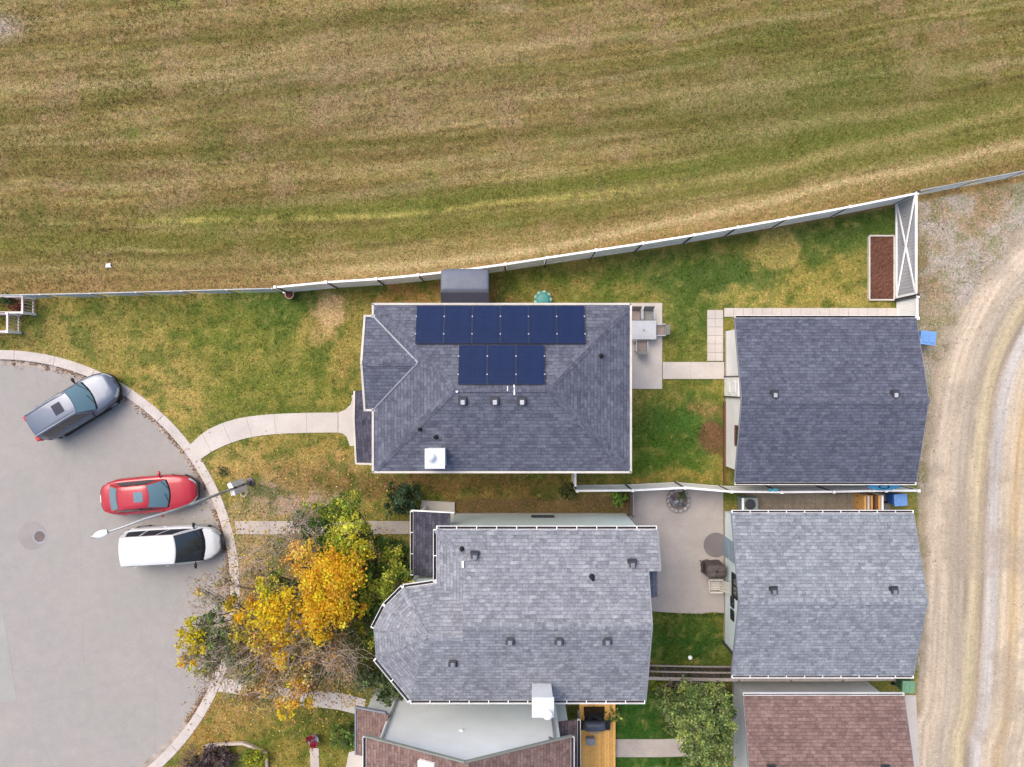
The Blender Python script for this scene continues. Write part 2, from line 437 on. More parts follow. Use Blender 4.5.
def ground_rgb(X, Y):
    px = X/GS+512; py = 383.5-Y/GS
    wob = (fbm(X*.25, Y*.25, 3, 5)-.5)
    n1 = fbm(X*.55, Y*.55, 4, 31); n2 = fbm(X*1.7, Y*1.7, 3, 77)
    d = yf(px) - py + wob*9
    d1 = d; yfar = 296-.105*px-.00003*px*np.clip(px,0,1200)
    d = d1 + sm(40,210,d1)*(yfar-yf(px))
    ns = fbm(X*.10, (d)*.085, 4, 3)           # long streaks that follow the fence
    ns2 = fbm(X*.22, d*.21, 3, 13)
    base = np.zeros(X.shape+(3,)) + np.array((149,131,77.))
    base = lerpc(base, (128,122,62), sm(560,900,px)*.6)
    base = lerpc(base, (112,108,48), sm(.52,.72,ns)*.58)
    base = lerpc(base, (170,150,104), sm(.54,.70,ns2)*.6)
    base = lerpc(base, (120,100,56), sm(.55,.38,ns2)*.45)
    ns3 = fbm(X*.35, d*.75, 3, 43); ns4 = fbm(X*.16, d*.30, 2, 143)
    base = base*(1+(ns3-.5)*.30)[...,None]*(1+(ns4-.5)*.26)[...,None]
    base = lerpc(base, (108,118,54), sm(.56,.74,n1)*.42)
    base = lerpc(base, (160,134,96), sm(.44,.26,n1)*.7)
    base = lerpc(base, (106,118,56), np.exp(-((px-810)/150)**2-((py-110)/62)**2)*.5)
    base = lerpc(base, (156,134,100), np.exp(-((px-380)/170)**2-((py-80)/60)**2)*.5)
    # tracks and mown edges on the field
    for off, wdt, col, w, sl in ((190,6,(178,158,112),.62,.075),(141,5,(174,154,108),.5,.10),(120,4,(104,100,44),.6,.10),(100,5,(176,156,104),.42,.05),(167,5,(106,104,46),.45,.08),
                                 (250,6,(168,148,98),.5,.05),(232,7,(104,100,46),.45,.05),(213,5,(172,150,104),.35,.09)):
        c0 = off + (px-400)*-sl*.5
        g = np.exp(-((d-c0)/wdt)**2) * sm(.2,.55,fbm(X*.12,d*.03,3,off))
        base = lerpc(base, col, g*w)
    d = d1
    g = np.exp(-((d-76)/11)**2)*sm(90,220,px); base = lerpc(base, (112,120,48), g*.75)
    g = np.exp(-((d-66-(px-520)*-.02)/3.2)**2)*sm(80,200,px)*(1-sm(540,760,px)*.7)
    base = lerpc(base, (184,172,92), g*sm(.22,.58,fbm(X*1.6, Y*1.6, 3, 8))*.9)
    g = np.exp(-((d-52)/9)**2); base = lerpc(base, (124,124,54), g*.65)
    g = np.exp(-((d-30)/7)**2); base = lerpc(base, (166,146,88), g*.55)
    g = sm(34,4,d); base = lerpc(base, (166,134,84), g*.72)
    dc = 20 + np.clip(px-600,-80,600)*.048
    g = np.exp(-((d-dc)/6.5)**2)*sm(200,420,px); base = lerpc(base, (196,172,122), g)
    g = (np.exp(-((d-dc-5)/1.6)**2)+np.exp(-((d-dc+6)/1.6)**2))*sm(300,500,px); base = lerpc(base, (150,128,78), g*.5)
    dc = 56 + np.clip(px-700,-80,600)*.06
    g = np.exp(-((d-dc)/6)**2)*sm(640,800,px); base = lerpc(base, (172,154,96), g*.7)
    dc = 70 + np.clip(px-700,-80,600)*.075
    g = np.exp(-((d-dc)/7)**2)*sm(640,800,px); base = lerpc(base, (112,114,50), g*.6)
    g = np.exp(-((px+2)/22)**2-((py-27)/14)**2); base = lerpc(base, (182,166,150), g)
    g = np.exp(-((px-500)/30)**2-((py-8)/6)**2); base = lerpc(base, (178,156,122), g*.7)
    g = np.exp(-((px-133)/9)**2-((py-133)/7)**2); base = lerpc(base, (98,112,46), g*.7)
    field = base*.90+base.mean(-1,keepdims=True)*.10
    # gardens
    lawn = np.zeros(X.shape+(3,)) + np.array((128,122,60.))
    wx = (fbm(X*.9, Y*.9, 5, 41, .72)-.5)*40; wy = (fbm(X*.9, Y*.9, 5, 61, .72)-.5)*40
    n3 = fbm(X*3.1, Y*3.1, 2, 177)
    lx = px + wx; ly = py + wy
    lawn = lerpc(lawn, (150,134,74), sm(.5,.68,n1)*.7)
    lawn = lerpc(lawn, (92,106,46), sm(.5,.34,n1)*.7)
    for bx, by, rx, ry, col, w in LAWN_BLOBS:
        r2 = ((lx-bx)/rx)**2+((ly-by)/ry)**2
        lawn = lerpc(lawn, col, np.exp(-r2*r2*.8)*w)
    lawn = lerpc(lawn, (164,144,84), sm(.56,.74,n2)*.35)
    lawn = lerpc(lawn, (74,94,38), sm(.46,.28,n2)*.5)
    lawn = lerpc(lawn, (172,154,90), sm(.62,.85,n3)*.45); lawn = lerpc(lawn, (84,100,46), sm(.38,.15,n3)*.4)
    def spot(c_, x_, y_, rx_, ry_, col_, w_):
        r_ = ((px+wx*.25-x_)/rx_)**2+((py+wy*.25-y_)/ry_)**2; return lerpc(c_, col_, sm(1.25,.75,r_)*w_)
    lawn = spot(lawn,778,248,22,22,(166,150,88),.85); lawn = spot(lawn,778,248,18,18,(142,134,74),.6); lawn = spot(lawn,712,435,13,12,(112,86,62),.9); lawn = spot(lawn,331,310,13,16,(188,160,116),.95); lawn = spot(lawn,318,336,9,12,(170,146,96),.6)
    inl = sm(1.0,-1.0, yf(px)-py)
    c = field*(1-inl[...,None]) + lawn*inl[...,None]
    # stony verge right of the back gardens
    east = sm(914,921,px)*sm(-2,2,py-yf(px))
    vg = np.zeros(X.shape+(3,)) + np.array((182,166,142.))
    vg = lerpc(vg, (162,136,100), sm(.44,.60,fbm(X*.8,Y*.8,4,91))*.8*sm(330,270,py))
    vg = lerpc(vg, (186,176,166), sm(.50,.70,fbm(X*.9,Y*.9,4,19))*.7); vg = lerpc(vg, (188,180,172), sm(934,968,px)*sm(200,270,py)*.7)
    vg = lerpc(vg, (120,118,64), sm(.58,.68,n2)*.35)
    c = c*(1-east[...,None]) + vg*east[...,None]
    # bare soil strips between houses
    s = sm(1.0,0,np.maximum(abs(lx-815)/90, abs(ly-492)/12)); c = lerpc(c, (128,112,96), s)
    s = sm(1.0,.8,np.maximum(abs(px-560)/120, abs(py-508)/10)); c = lerpc(c, (112,88,66), s*.7)
    inl2 = inl*(1-east)
    c = c*(1+.07*inl2[...,None])
    return np.clip(c, 8, 250)

def colmesh(name, V, F, rgb, mat_, kfac=K):
    me = bpy.data.meshes.new(name)
    me.vertices.add(len(V)); me.vertices.foreach_set('co', np.asarray(V, np.float32).ravel())
    F = np.asarray(F, np.int32); k = F.shape[1]
    me.loops.add(F.size); me.loops.foreach_set('vertex_index', F.ravel())
    me.polygons.add(len(F)); me.polygons.foreach_set('loop_start', np.arange(0, F.size, k, dtype=np.int32))
    try: me.polygons.foreach_set('loop_total', np.full(len(F), k, np.int32))
    except Exception: pass
    me.update(calc_edges=True)
    a = me.color_attributes.new('col', 'FLOAT_COLOR', 'POINT')
    lin = np.minimum(s2l(rgb)/kfac, .8)
    a.data.foreach_set('color', np.concatenate([lin, np.ones((len(lin),1))], 1).astype(np.float32).ravel())
    me.materials.append(mat_)
    o = bpy.data.objects.new(name, me); COL.objects.link(o)
    return o
def gridfaces(nx, ny):
    i, j = np.meshgrid(np.arange(nx-1), np.arange(ny-1)); a = (j*nx+i).ravel()
    return np.stack([a, a+1, a+nx+1, a+nx], 1)

# ground: one sheet to the horizon
xs = np.concatenate([-np.geomspace(400, 29, 24), np.arange(-28, 28.01, .125), np.geomspace(29, 400, 24)])
ys = np.concatenate([-np.geomspace(400, 23, 24), np.arange(-22, 22.01, .125), np.geomspace(23, 400, 24)])
GX, GY = np.meshgrid(xs, ys)
rr = np.hypot(GX-RC.x, GY-RC.y)
south_road = (GX < -24.87+4.2) & (GX > -24.87-4.2) & (GY < -18)
GZ = np.where((rr < RI+.25), -.13, 0.0)
GZ = np.where(south_road & (GY > -60), -.13, GZ)
ax_x = np.array([p for p in xs])
GZ = GZ + np.where(GZ == 0, (fbm(GX*.5, GY*.5, 3, 50)-.5)*.035*sm(3,12,yf(GX/GS+512)-(383.5-GY/GS)), 0)
rgb = ground_rgb(GX, GY).reshape(-1, 3)
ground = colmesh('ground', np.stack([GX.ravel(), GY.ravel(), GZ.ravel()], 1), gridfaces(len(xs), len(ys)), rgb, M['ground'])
for p in ground.data.polygons: p.use_smooth = True
tag(ground, kind='structure')

# ---------------------------------------------------------------- back lane of packed gravel
LE = [(897,1200),(905,767),(915,700),(921,600),(923,500),(929,420),(940,360),(958,312),(985,268),(1024,232),(1090,192),(1200,150),(1500,90),(2400,-40)]
LEw = np.array([toXY(a, b) for a, b in LE])
# refine the edge with a smooth curve
t = np.arange(len(LEw)); tt = np.linspace(0, len(LEw)-1, 200)
def cr(P_, tt):
    out = []
    for q in tt:
        i = min(int(q), len(P_)-2); f = q-i
        p0 = P_[max(i-1,0)]; p1 = P_[i]; p2 = P_[i+1]; p3 = P_[min(i+2,len(P_)-1)]
        out.append(.5*((2*p1)+(-p0+p2)*f+(2*p0-5*p1+4*p2-p3)*f*f+(-p0+3*p1-3*p2+p3)*f**3))
    return np.array(out)
LC = cr(LEw, tt)
def lane_u(X, Y):
    best = np.full(X.shape, 1e9); sgn = np.ones(X.shape); s_at = np.zeros(X.shape); acc = 0
    for a, b in zip(LC[:-1], LC[1:]):
        d = b-a; L2 = d@d; L = math.sqrt(L2)
        tq = np.clip(((X-a[0])*d[0]+(Y-a[1])*d[1])/L2, 0, 1)
        qx = a[0]+tq*d[0]; qy = a[1]+tq*d[1]
        dist = np.hypot(X-qx, Y-qy)
        cr_ = d[0]*(Y-a[1])-d[1]*(X-a[0])
        m_ = dist < best
        best = np.where(m_, dist, best); sgn = np.where(m_, np.where(cr_ < 0, 1, -1), sgn); s_at = np.where(m_, acc+tq*L, s_at)
        acc += L
    return best*sgn, s_at
def lane_rgb(u, s, X, Y):
    w = u + (fbm(s*.07, u*.2, 2, 4)-.5)*.35
    stops = [(-1,(180,164,142)),(0,(190,174,152)),(.25,(206,190,168)),(.6,(222,206,186)),(1.1,(216,200,180)),(1.4,(204,190,172)),(1.7,(196,184,170)),(2.0,(188,176,160)),
             (2.25,(204,190,166)),(2.55,(210,196,164)),(2.75,(198,184,156)),(2.9,(176,160,140)),(3.05,(196,186,176)),(3.25,(206,200,196)),(3.6,(206,200,196)),(3.75,(214,200,180)),(4.1,(216,200,178)),(4.4,(206,182,146)),(4.6,(218,196,162)),(5.0,(214,200,180)),(6.5,(206,192,174)),(9,(196,182,160)),(14,(180,166,150))]
    xs_ = [a for a, _ in stops]
    c = np.stack([np.interp(w, xs_, [q[k] for _, q in stops]) for k in range(3)], -1).astype(float)
    st = fbm(s*.16, w*3.2, 4, 21); c *= (1+(st-.5)*.20)[...,None]
    st = fbm(s*.3, w*9, 3, 25); c *= (1+(st-.5)*.20)[...,None]
    c = c*np.array((.965,.958,.945))
    c = c*1.035
    n = fbm(X*.5, Y*.5, 4, 66); c = lerpc(c, (176,162,146), sm(.54,.72,n)*.5)
    dk = np.exp(-((w-2.15)/.10)**2)*sm(.45,.6,fbm(s*.2,w*.5,3,90)); c = lerpc(c, (140,128,116), dk*.6)
    dk = np.exp(-((w-3.02)/.08)**2)*sm(.4,.6,fbm(s*.2,w*.5,3,95)); c = lerpc(c, (150,138,126), dk*.6)
    return np.clip(c, 10, 250)
lx = np.concatenate([np.arange(17.4, 28, .065), np.geomspace(28.2, 90, 14)]); ly = np.concatenate([-np.geomspace(60, 22.2, 14), np.arange(-22, 12, .125), np.arange(12.2, 26, 1.0)])
LX, LY = np.meshgrid(lx, ly); U, S = lane_u(LX, LY)
edge = U + (fbm(LX*.9, LY*.9, 4, 12)-.5)*1.3
keep = (edge > -.15) & (U < 13)
LZ = .010 + np.where(U > 0, (fbm(S*.1, U*1.6, 3, 7)-.5)*.02, 0) + .008
F = gridfaces(len(lx), len(ly)); kf = keep.ravel()[F].all(1)
Fk = F[kf]; used = np.unique(Fk); remap = np.zeros(LX.size, int); remap[used] = np.arange(len(used))
V = np.stack([LX.ravel(), LY.ravel(), LZ.ravel()], 1)[used]
gr_under = ground_rgb(LX, LY).reshape(-1,3)[used]
lr = lane_rgb(U, S, LX, LY).reshape(-1,3)[used]
wgt = sm(-.1, .55, edge).ravel()[used][:,None]
lane = colmesh('gravel_lane', V, remap[Fk], gr_under*(1-wgt)+lr*wgt, M['gravel'])
tag(lane, kind='structure')

# ---------------------------------------------------------------- asphalt, kerb
def asphalt():
    m = mat('asphalt', C(190,183,182), .93, 0, .15); n, l, b = nodes(m); v = coords(m)
    c = mul(m, C(178,174,171), ramp(m, noise(m, v, 30, 4, .75), [(.3, (.86,)*3), (.7, (1.12,)*3)]))
    c = mul(m, c, ramp(m, noise(m, v, .35, 5, .6), [(.3, (.94,.97,.96)), (.7, (1.05,1.02,1.02))]))
    c = mul(m, c, ramp(m, noise(m, v, 2.2, 5, .7), [(.3, (.94,)*3), (.7, (1.05,)*3)]))
    # hairline cracks
    vo = N(m, 'ShaderNodeTexVoronoi', feature='DISTANCE_TO_EDGE'); vo.inputs['Scale'].default_value = .22
    wv = N(m, 'ShaderNodeTexNoise'); wv.inputs['Scale'].default_value = 1.3; wv.inputs['Detail'].default_value = 5
    mp = N(m, 'ShaderNodeMix', data_type='VECTOR'); mp.inputs[0].default_value = .12
    l.new(v, wv.inputs['Vector']); l.new(v, mp.inputs[4]); l.new(wv.outputs['Color'], mp.inputs[5]); l.new(mp.outputs[1], vo.inputs['Vector'])
    c = mul(m, c, ramp(m, vo.outputs['Distance'], [(0, (.955,)*3), (.006, (1,)*3)]))
    l.new(c, b.inputs['Base Color']); bump(m, noise(m, v, 55, 3, .7), .35, .01)
    return m
M['asphalt'] = asphalt()
def arc(cx, cy, r, a0, a1, n): return [(cx+r*math.cos(R(a0+(a1-a0)*i/n)), cy+r*math.sin(R(a0+(a1-a0)*i/n))) for i in range(n+1)]
mb = MB(); pl = arc(RC.x, RC.y, RI+.12, -70, 250, 110)
mb.prism(pl + [(pl[-1][0], -60), (pl[0][0], -60)][::1], -.125, -.11)
road = mb.build('cul_de_sac_road', M['asphalt']); tag(road, kind='structure')
M['patch'] = worn('asphalt_patch', C(176,176,172), .93, .1, 26, bigamp=.06)
mb = MB(); q = [toXY(*p) for p in ((-40,606),(0,608),(6,640),(15,700),(-40,712))]
mb.prism(q, -.11, -.105); tag(mb.build('road_patch', M['patch']), kind='structure')
def ringmesh(r0, r1, a0, a1, z0, z1, n, gap=0.0, cx=RC.x, cy=RC.y):
    mb = MB()
    for i in range(n):
        b0 = a0+(a1-a0)*i/n+gap; b1 = a0+(a1-a0)*(i+1)/n-gap
        sub = 4
        pts = [(cx+r1*math.cos(R(b0+(b1-b0)*k/sub)), cy+r1*math.sin(R(b0+(b1-b0)*k/sub))) for k in range(sub+1)]
        pts += [(cx+r0*math.cos(R(b1-(b1-b0)*k/sub)), cy+r0*math.sin(R(b1-(b1-b0)*k/sub))) for k in range(sub+1)]
        mb.prism(pts, z0, z1)
    return mb
mb = ringmesh(RI, RO, -62, 235, -.14, .025, 30, .022)
g = ringmesh(RI-.28, RI, -62, 235, -.14, -.098, 38, .05)
o1 = mb.build('kerb', M['kerb'], bevel=.02); tag(o1, kind='structure')
M['gutterpan'] = worn('gutter_pan_concrete', C(184,172,164), .9, .2, 6, bigamp=.2, big=2.2)
tag(g.build('gutter_pan', M['gutterpan']), kind='structure')
# manhole
def manhole(px, py, r, lab):
    c = P(px, py); t_ = thing('manhole_cover', lab, 'manhole cover', (c.x, c.y, -.11))
    m = MB(); m.lathe((0,0,0), [(r+.07,.0),(r+.07,.008),(r,.008),(r,.004)], 28); m.build('ring', M['ventgrey'], t_)
    m = MB(); m.lathe((0,0,0), [(r-.01,.004),(r-.01,.012),(.02,.012)], 28)
    for i in range(-3,4):
        m.box((-r*.8*math.cos(i*.33), i*.08-.01, .0121), (r*.8*math.cos(i*.33), i*.08+.01, .016))
    m.build('lid', worn('cast_iron', C(128,116,114), .8, .15, 12), t_)
manhole(38,537,.27,'round iron manhole cover in the road left of the white van')
mb = MB(); mb.lathe((P(31,536).x, P(31,536).y, -.11), [(.70,.0),(.70,.003),(.64,.0045),(.001,.0045)], 40)
tag(mb.build('road_patch', worn('ring_patch', C(168,162,160), .93, .14, 20)), kind='structure')
mb = MB(); mb.lathe((P(2,497).x, P(2,497).y, -.11), [(.45,.0),(.45,.003),(.001,.004)], 30)
tag(mb.build('road_patch', worn('oil_patch', C(172,166,163), .93, .14, 20)), kind='structure')

# ---------------------------------------------------------------- paths and pads
def slab(name, pts, m, z=.035, zz=0.0, joints=None):
    mb = MB(); mb.prism([(P(a,b).x, P(a,b).y) for a, b in pts], zz-.05, z)
    o = mb.build(name, M[m] if isinstance(m, str) else m, bevel=.012); tag(o, kind='structure'); return o
def strip_path(name, L, Rr, n, m, z=.035, gap=.005):
    """path between a left and a right edge polyline, cast in n bays"""
    L = cr(np.array([tuple(P(*p))[:2] for p in L]), np.linspace(0, len(L)-1, n*4+1))
    Rr = cr(np.array([tuple(P(*p))[:2] for p in Rr]), np.linspace(0, len(Rr)-1, n*4+1))
    mb = MB()
    for i in range(n):
        a = L[i*4:i*4+5].copy(); b = Rr[i*4:i*4+5].copy()
        d = (a[1]-a[0])/max(np.linalg.norm(a[1]-a[0]), 1e-6)*gap/2
        a[0] += d; b[0] += d; a[-1] -= d; b[-1] -= d
        mb.prism([tuple(p) for p in a]+[tuple(p) for p in b[::-1]], -.05, z+.001*(i%2))
    o = mb.build(name, M[m], bevel=.008); tag(o, kind='structure'); return o
strip_path('front_path', [(188,447),(206,431),(232,420),(262,415),(300,413),(338,412.5)], [(197,462),(215,450),(240,440),(266,435),(300,433),(338,432.5)], 6, 'concrete')
slab('front_path', [(338.3,412.5),(345,410),(351,404),(353,398),(360,398),(360,446),(350,446),(347,437),(343,433.5),(338.3,432.7)], 'concrete')
strip_path('side_path', [(235,521),(290,521),(350,521),(430,521)], [(236,534),(290,534),(350,534),(430,534)], 9, 'concrete_grey')
strip_path('side_path', [(224,678),(262,684),(300,690),(335,692),(366,699)], [(218,691),(262,698),(300,705),(335,709),(364,716)], 10, 'concrete')
slab('patio', [(625,303),(662,303),(662,389),(625,389)], 'concrete', .06)
strip_path('back_path', [(662.5,362),(690,362),(724,362)], [(662.5,379),(690,379),(724,379)], 2, 'concrete', .05)
# pavers round the garage
mb = MB()
def pavers(x0, x1, y0, y1, nx, ny, z=.045):
    for i in range(nx):
        for j in range(ny):
            a = P(x0+(x1-x0)*i/nx, y0+(y1-y0)*j/ny); b = P(x0+(x1-x0)*(i+1)/nx, y0+(y1-y0)*(j+1)/ny)
            mb.box((a.x+.005, b.y+.005, -.03), (b.x-.005, a.y-.005, z+random.uniform(-.004,.004)))
pavers(707,723,310,361,2,6); pavers(724,915,308,317,20,1)
tag(mb.build('paver_path', M['concrete'], bevel=.006), kind='structure')
mb = MB(); pavers(740,890,493,513,14,2); tag(mb.build('paver_path', worn('old_pavers', C(150,138,124), .93, .2, 8), bevel=.006), kind='structure')
PAT = [(630,489),(723,489),(724,613),(710,612),(700,614),(680,613),(664,612),(652,611),(640,611),(622,611),(622,520),(630,516)]
slab('patio', PAT, 'concrete_patio', .04)
slab('garden_path', [(614,739),(660,739),(692,738),(692,756),(660,757),(614,757)], 'concrete_grey', .03)
slab('porch_landing', [(422,500),(455,502),(455,520),(418,520)], 'concrete', .12)
slab('garden_path', [(310,748),(319,748),(320,790),(311,790)], 'concrete_grey', .03)
slab('garage_apron', [(905,695),(916,695),(921,800),(908,800)], 'concrete', .02)
slab('driveway', [(349,752),(380,744),(380,800),(340,800)], 'concrete', .05)
slab('entry_step', [(352,395),(366,395),(366,448),(357,448)], 'concrete', .10)
# ---------------------------------------------------------------- buildings
def add_plane(mb, poly, mi=0, thick=.12):
    """a roof plane with shingle UVs, plus underside and edges"""
    p = [Vector(q) for q in poly]
    n = Vector((0,0,0))
    for i in range(len(p)):
        a, b = p[i], p[(i+1) % len(p)]
        n += Vector(((a.y-b.y)*(a.z+b.z), (a.z-b.z)*(a.x+b.x), (a.x-b.x)*(a.y+b.y)))
    n.normalize()
    if n.z < 0: p = p[::-1]; n = -n
    e = Vector((0,0,1)).cross(n)
    e = e.normalized() if e.length > 1e-4 else Vector((1,0,0))
    s = n.cross(e)
    mb.face(p, mi, [(q.dot(e)+40, q.dot(s)+40) for q in p])
    low = [q-Vector((0,0,thick)) for q in p]
    mb.face(low[::-1], mi, [(0,0)]*len(p))
    for i in range(len(p)):
        j = (i+1) % len(p)
        mb.face([p[i], low[i], low[j], p[j]], mi, [(0,0),(0,.1),(.1,.1),(.1,0)])
def ridge_caps(mb, a, b, wid=.15, lift=.018):
    a, b = Vector(a), Vector(b); d = b-a; L = d.length; d.normalize()
    side = Vector((0,0,1)).cross(d).normalized(); n = max(1, int(L/.15))
    for i in range(n):
        p = a+d*(L*i/n); q = a+d*(L*(i+1)/n+.03)
        up = Vector((0,0,lift)); dn = Vector((0,0,-wid*.30+.012))
        for sgn in (1,-1):
            f = [p+up*.55, q+up*1.25, q+side*sgn*wid+dn*.9+up*1.0, p+side*sgn*wid+dn+up*.6]
            if sgn < 0: f = f[::-1]
            f = f[::-1] if (f[1]-f[0]).cross(f[2]-f[0]).z < 0 else f
            uo = random.random()*9
            mb.face(f, 0, [(uo,.01),(uo,.13),(uo+.15,.13),(uo+.15,.01)])
def gutter(mb, a, b, out, w=.12, hanger=.75, hang=True):
    """eave gutter: mi 0 white channel, mi 1 dark inside"""
    a, b, out = Vector(a), Vector(b), Vector(out).normalized(); d = (b-a); L = d.length; d.normalize()
    z = Vector((0,0,1))
    mb.bar(a+out*(w+.012)-z*.05, b+out*(w+.012)-z*.05, .018, .12, 0)     # outer lip
    mb.bar(a+out*.004-z*.075, b+out*.004-z*.075, .012, .13, 0)     # fascia
    mb.bar(a+out*(w*.5+.006)-z*.10, b+out*(w*.5+.006)-z*.10, w-.012, .02, 1)
    for q in (a, b): mb.bar(q-d*.006+out*.0-z*.045, q-d*.006+out*(w+.02)-z*.045, .014, .115, 0)
    if hang:
        n = max(1, int(L/hanger))
        for i in range(n+1):
            q = a+d*(L*i/n); q = q-d*.02 if i == n else q+(d*.02 if i == 0 else Vector((0,0,0)))
            mb.bar(q-z*.004, q+out*(w+.014)-z*.004, .035, .014, 0)
def window_part(parent, c, nrm, w, h, frame='white', name='window'):
    """c centre on the wall, nrm outward"""
    nrm = Vector(nrm).normalized(); s = Vector((0,0,1)).cross(nrm); c = Vector(c); z = Vector((0,0,1))
    mb = MB(); t = .07
    for sg in (1,-1):
        mb.bar(c+s*sg*(w/2)-z*h/2+nrm*.02, c+s*sg*(w/2)+z*h/2+nrm*.02, t, .06)
        mb.bar(c-s*(w/2-t*.5)+z*sg*h/2+nrm*.021, c+s*(w/2-t*.5)+z*sg*h/2+nrm*.021, .06, t)
    mb.bar(c-z*(h/2-.04)+nrm*.02, c+z*(h/2-.04)+nrm*.02, .04, .04)
    f = mb.build(name, M[frame], parent)
    g = MB(); g.bar(c-s*(w/2-.03)+nrm*.005, c+s*(w/2-.03)+nrm*.005, .012, h-.06) ; g.build('pane', M['glass'], f)
    return f
def door_part(parent, c, nrm, w, h, m='white'):
    nrm = Vector(nrm).normalized(); s = Vector((0,0,1)).cross(nrm); c = Vector(c)
    mb = MB(); mb.bar(c-s*w/2+nrm*.02, c+s*w/2+nrm*.02, .05, h)
    for dz in (-.42, .42):
        mb.bar(c-s*w*.3+nrm*.05+Vector((0,0,dz*h*.5)), c+s*w*.3+nrm*.05+Vector((0,0,dz*h*.5)), .015, h*.28)
    d = mb.build('door', M[m] if isinstance(m, str) else m, parent, bevel=.008)
    k = MB(); k.lathe(c+s*w*.38+nrm*.09, [(.03,-.03),(.035,0),(.03,.03)], 10); k.build('handle', M['metal'], d)
    return d
def walls(parent, poly, z1, m, gables=()):
    mb = MB(); mb.prism(poly, -.2, z1)
    for g in gables: add_gable(mb, *g)
    o = mb.build('wall', M[m], parent)
    f = MB(); cx = sum(p[0] for p in poly)/len(poly); cy = sum(p[1] for p in poly)/len(poly)
    f.prism([(cx+(p[0]-cx)*1.004, cy+(p[1]-cy)*1.004) for p in poly], -.22, .22)
    f.build('foundation', M['concrete_grey'], parent)
    return o
def add_gable(mb, tri, th):                     # tri of 3 points, thickness vector
    a = [Vector(p) for p in tri]; b = [p+Vector(th) for p in a]
    mb.face(a); mb.face(b[::-1])
    for i in range(3):
        j = (i+1) % 3; mb.face([a[j], a[i], b[i], b[j]])
def downspout(parent, p, h, m='metal'):
    mb = MB(); p = Vector(p)
    mb.bar((p.x, p.y, .05), (p.x, p.y, h), .075, .06); mb.bar((p.x, p.y, .09), (p.x+.35, p.y, .05), .075, .06)
    return mb.build('downspout', M[m], parent)
def box_vent(parent, p, z, slope_y, m='ventgrey', w=.34):
    """turtle vent on a roof slope; slope_y sign of the downslope side"""
    mb = MB(); q = Vector((p.x, p.y, z))
    mb.box((-w*.62, -w*.62, -.04), (w*.62, w*.62, .015), 0, Matrix.Translation(q) @ Matrix.Rotation(-slope_y*math.atan(.36), 4, 'X'))
    mb.box((-w*.36, -w*.36, 0), (w*.36, w*.36, .13), 0, Matrix.Translation(q))
    mb.box((-w*.46, -w*.40, .13), (w*.46, w*.46, .19), 0, Matrix.Translation(q))
    if True:
        mb.m = [0]*len(mb.f); n0 = len(mb.f); mb.box((-w*.26, -w*.47, .1901), (w*.26, w*.14, .21), 0, Matrix.Translation(q)); mb.m[n0:] = [1]*(len(mb.f)-n0)
    return mb.build('roof_vent', [M['ventdark'], M['ventlid' if m == 'ventgrey' else 'ventmid']], parent, bevel=.012)
def pipe_vent(parent, x, y, z, r=.05, h=.35, m='black'):
    mb = MB(); mb.lathe((x, y, z-.1), [(r*2.1,0),(r*2.1,.1),(r*1.2,.16),(r,.18),(r,h),(r*.7,h),(r*.7,h-.1)], 14)
    return mb.build('vent_pipe', M[m], parent)
def chimney_part(parent, x0, x1, y0, y1, z0, z1, m='side_white', cap=(.3,.5)):
    mb = MB(); mb.box((x0,y0,z0), (x1,y1,z1-.06)); ch = mb.build('chimney', M[m], parent)
    c = MB(); c.box((x0-.04,y0-.04,z1-.06), (x1+.04,y1+.04,z1)); c.build('chimney_top', M['side_grey'], ch, bevel=.01)
    c = MB(); cx = x0+(x1-x0)*cap[0]; cy = y0+(y1-y0)*cap[1]
    c.lathe((cx, cy, z1), [(.11,0),(.11,.16),(.17,.17),(.18,.22),(.09,.30),(.02,.32)], 18); c.build('flue_cap', M['white'], ch)
    return ch

M['rake'] = worn('rake_grey', C(150,154,164), .6, .1, 8)
M['ventlid'] = worn('vent_lid_pale', C(196,198,206), .55, .08, 9)
M['ventmid'] = worn('vent_lid_grey', C(140,146,158), .55, .08, 9)
# ===== house with the solar panels
Z1, SL1 = 5.70, .35
h1 = thing('house', 'house under the dark slate-blue hip roof that carries the solar panels', 'house', (-.4,-.2,0), 0, 'houses of the street')
O1 = Vector((-.4,-.2,0))
def loc(v, O): return (v[0]-O.x, v[1]-O.y, v[2] if len(v) > 2 else 0)
class LMB(MB):                                   # mesh in world metres, stored relative to the thing's base
    def build(s, name, mats, parent=None, **kw):
        if parent is not None:
            r_ = parent
            while r_.parent is not None: r_ = r_.parent
            O = r_.location; s.v = [(a-O.x, b-O.y, c-O.z) for a, b, c in s.v]
        return MB.build(s, name, mats, parent, **kw)
MB_, MB = MB, None
class MB(MB_):
    def build(s, name, mats, parent=None, **kw):
        if parent is not None and kw.pop('rel', True):
            r_ = parent
            while r_.parent is not None: r_ = r_.parent
            O = r_.location; s.v = [(a-O.x, b-O.y, c-O.z) for a, b, c in s.v]
        else: kw.pop('rel', None)
        return MB_.build(s, name, mats, parent, **kw)

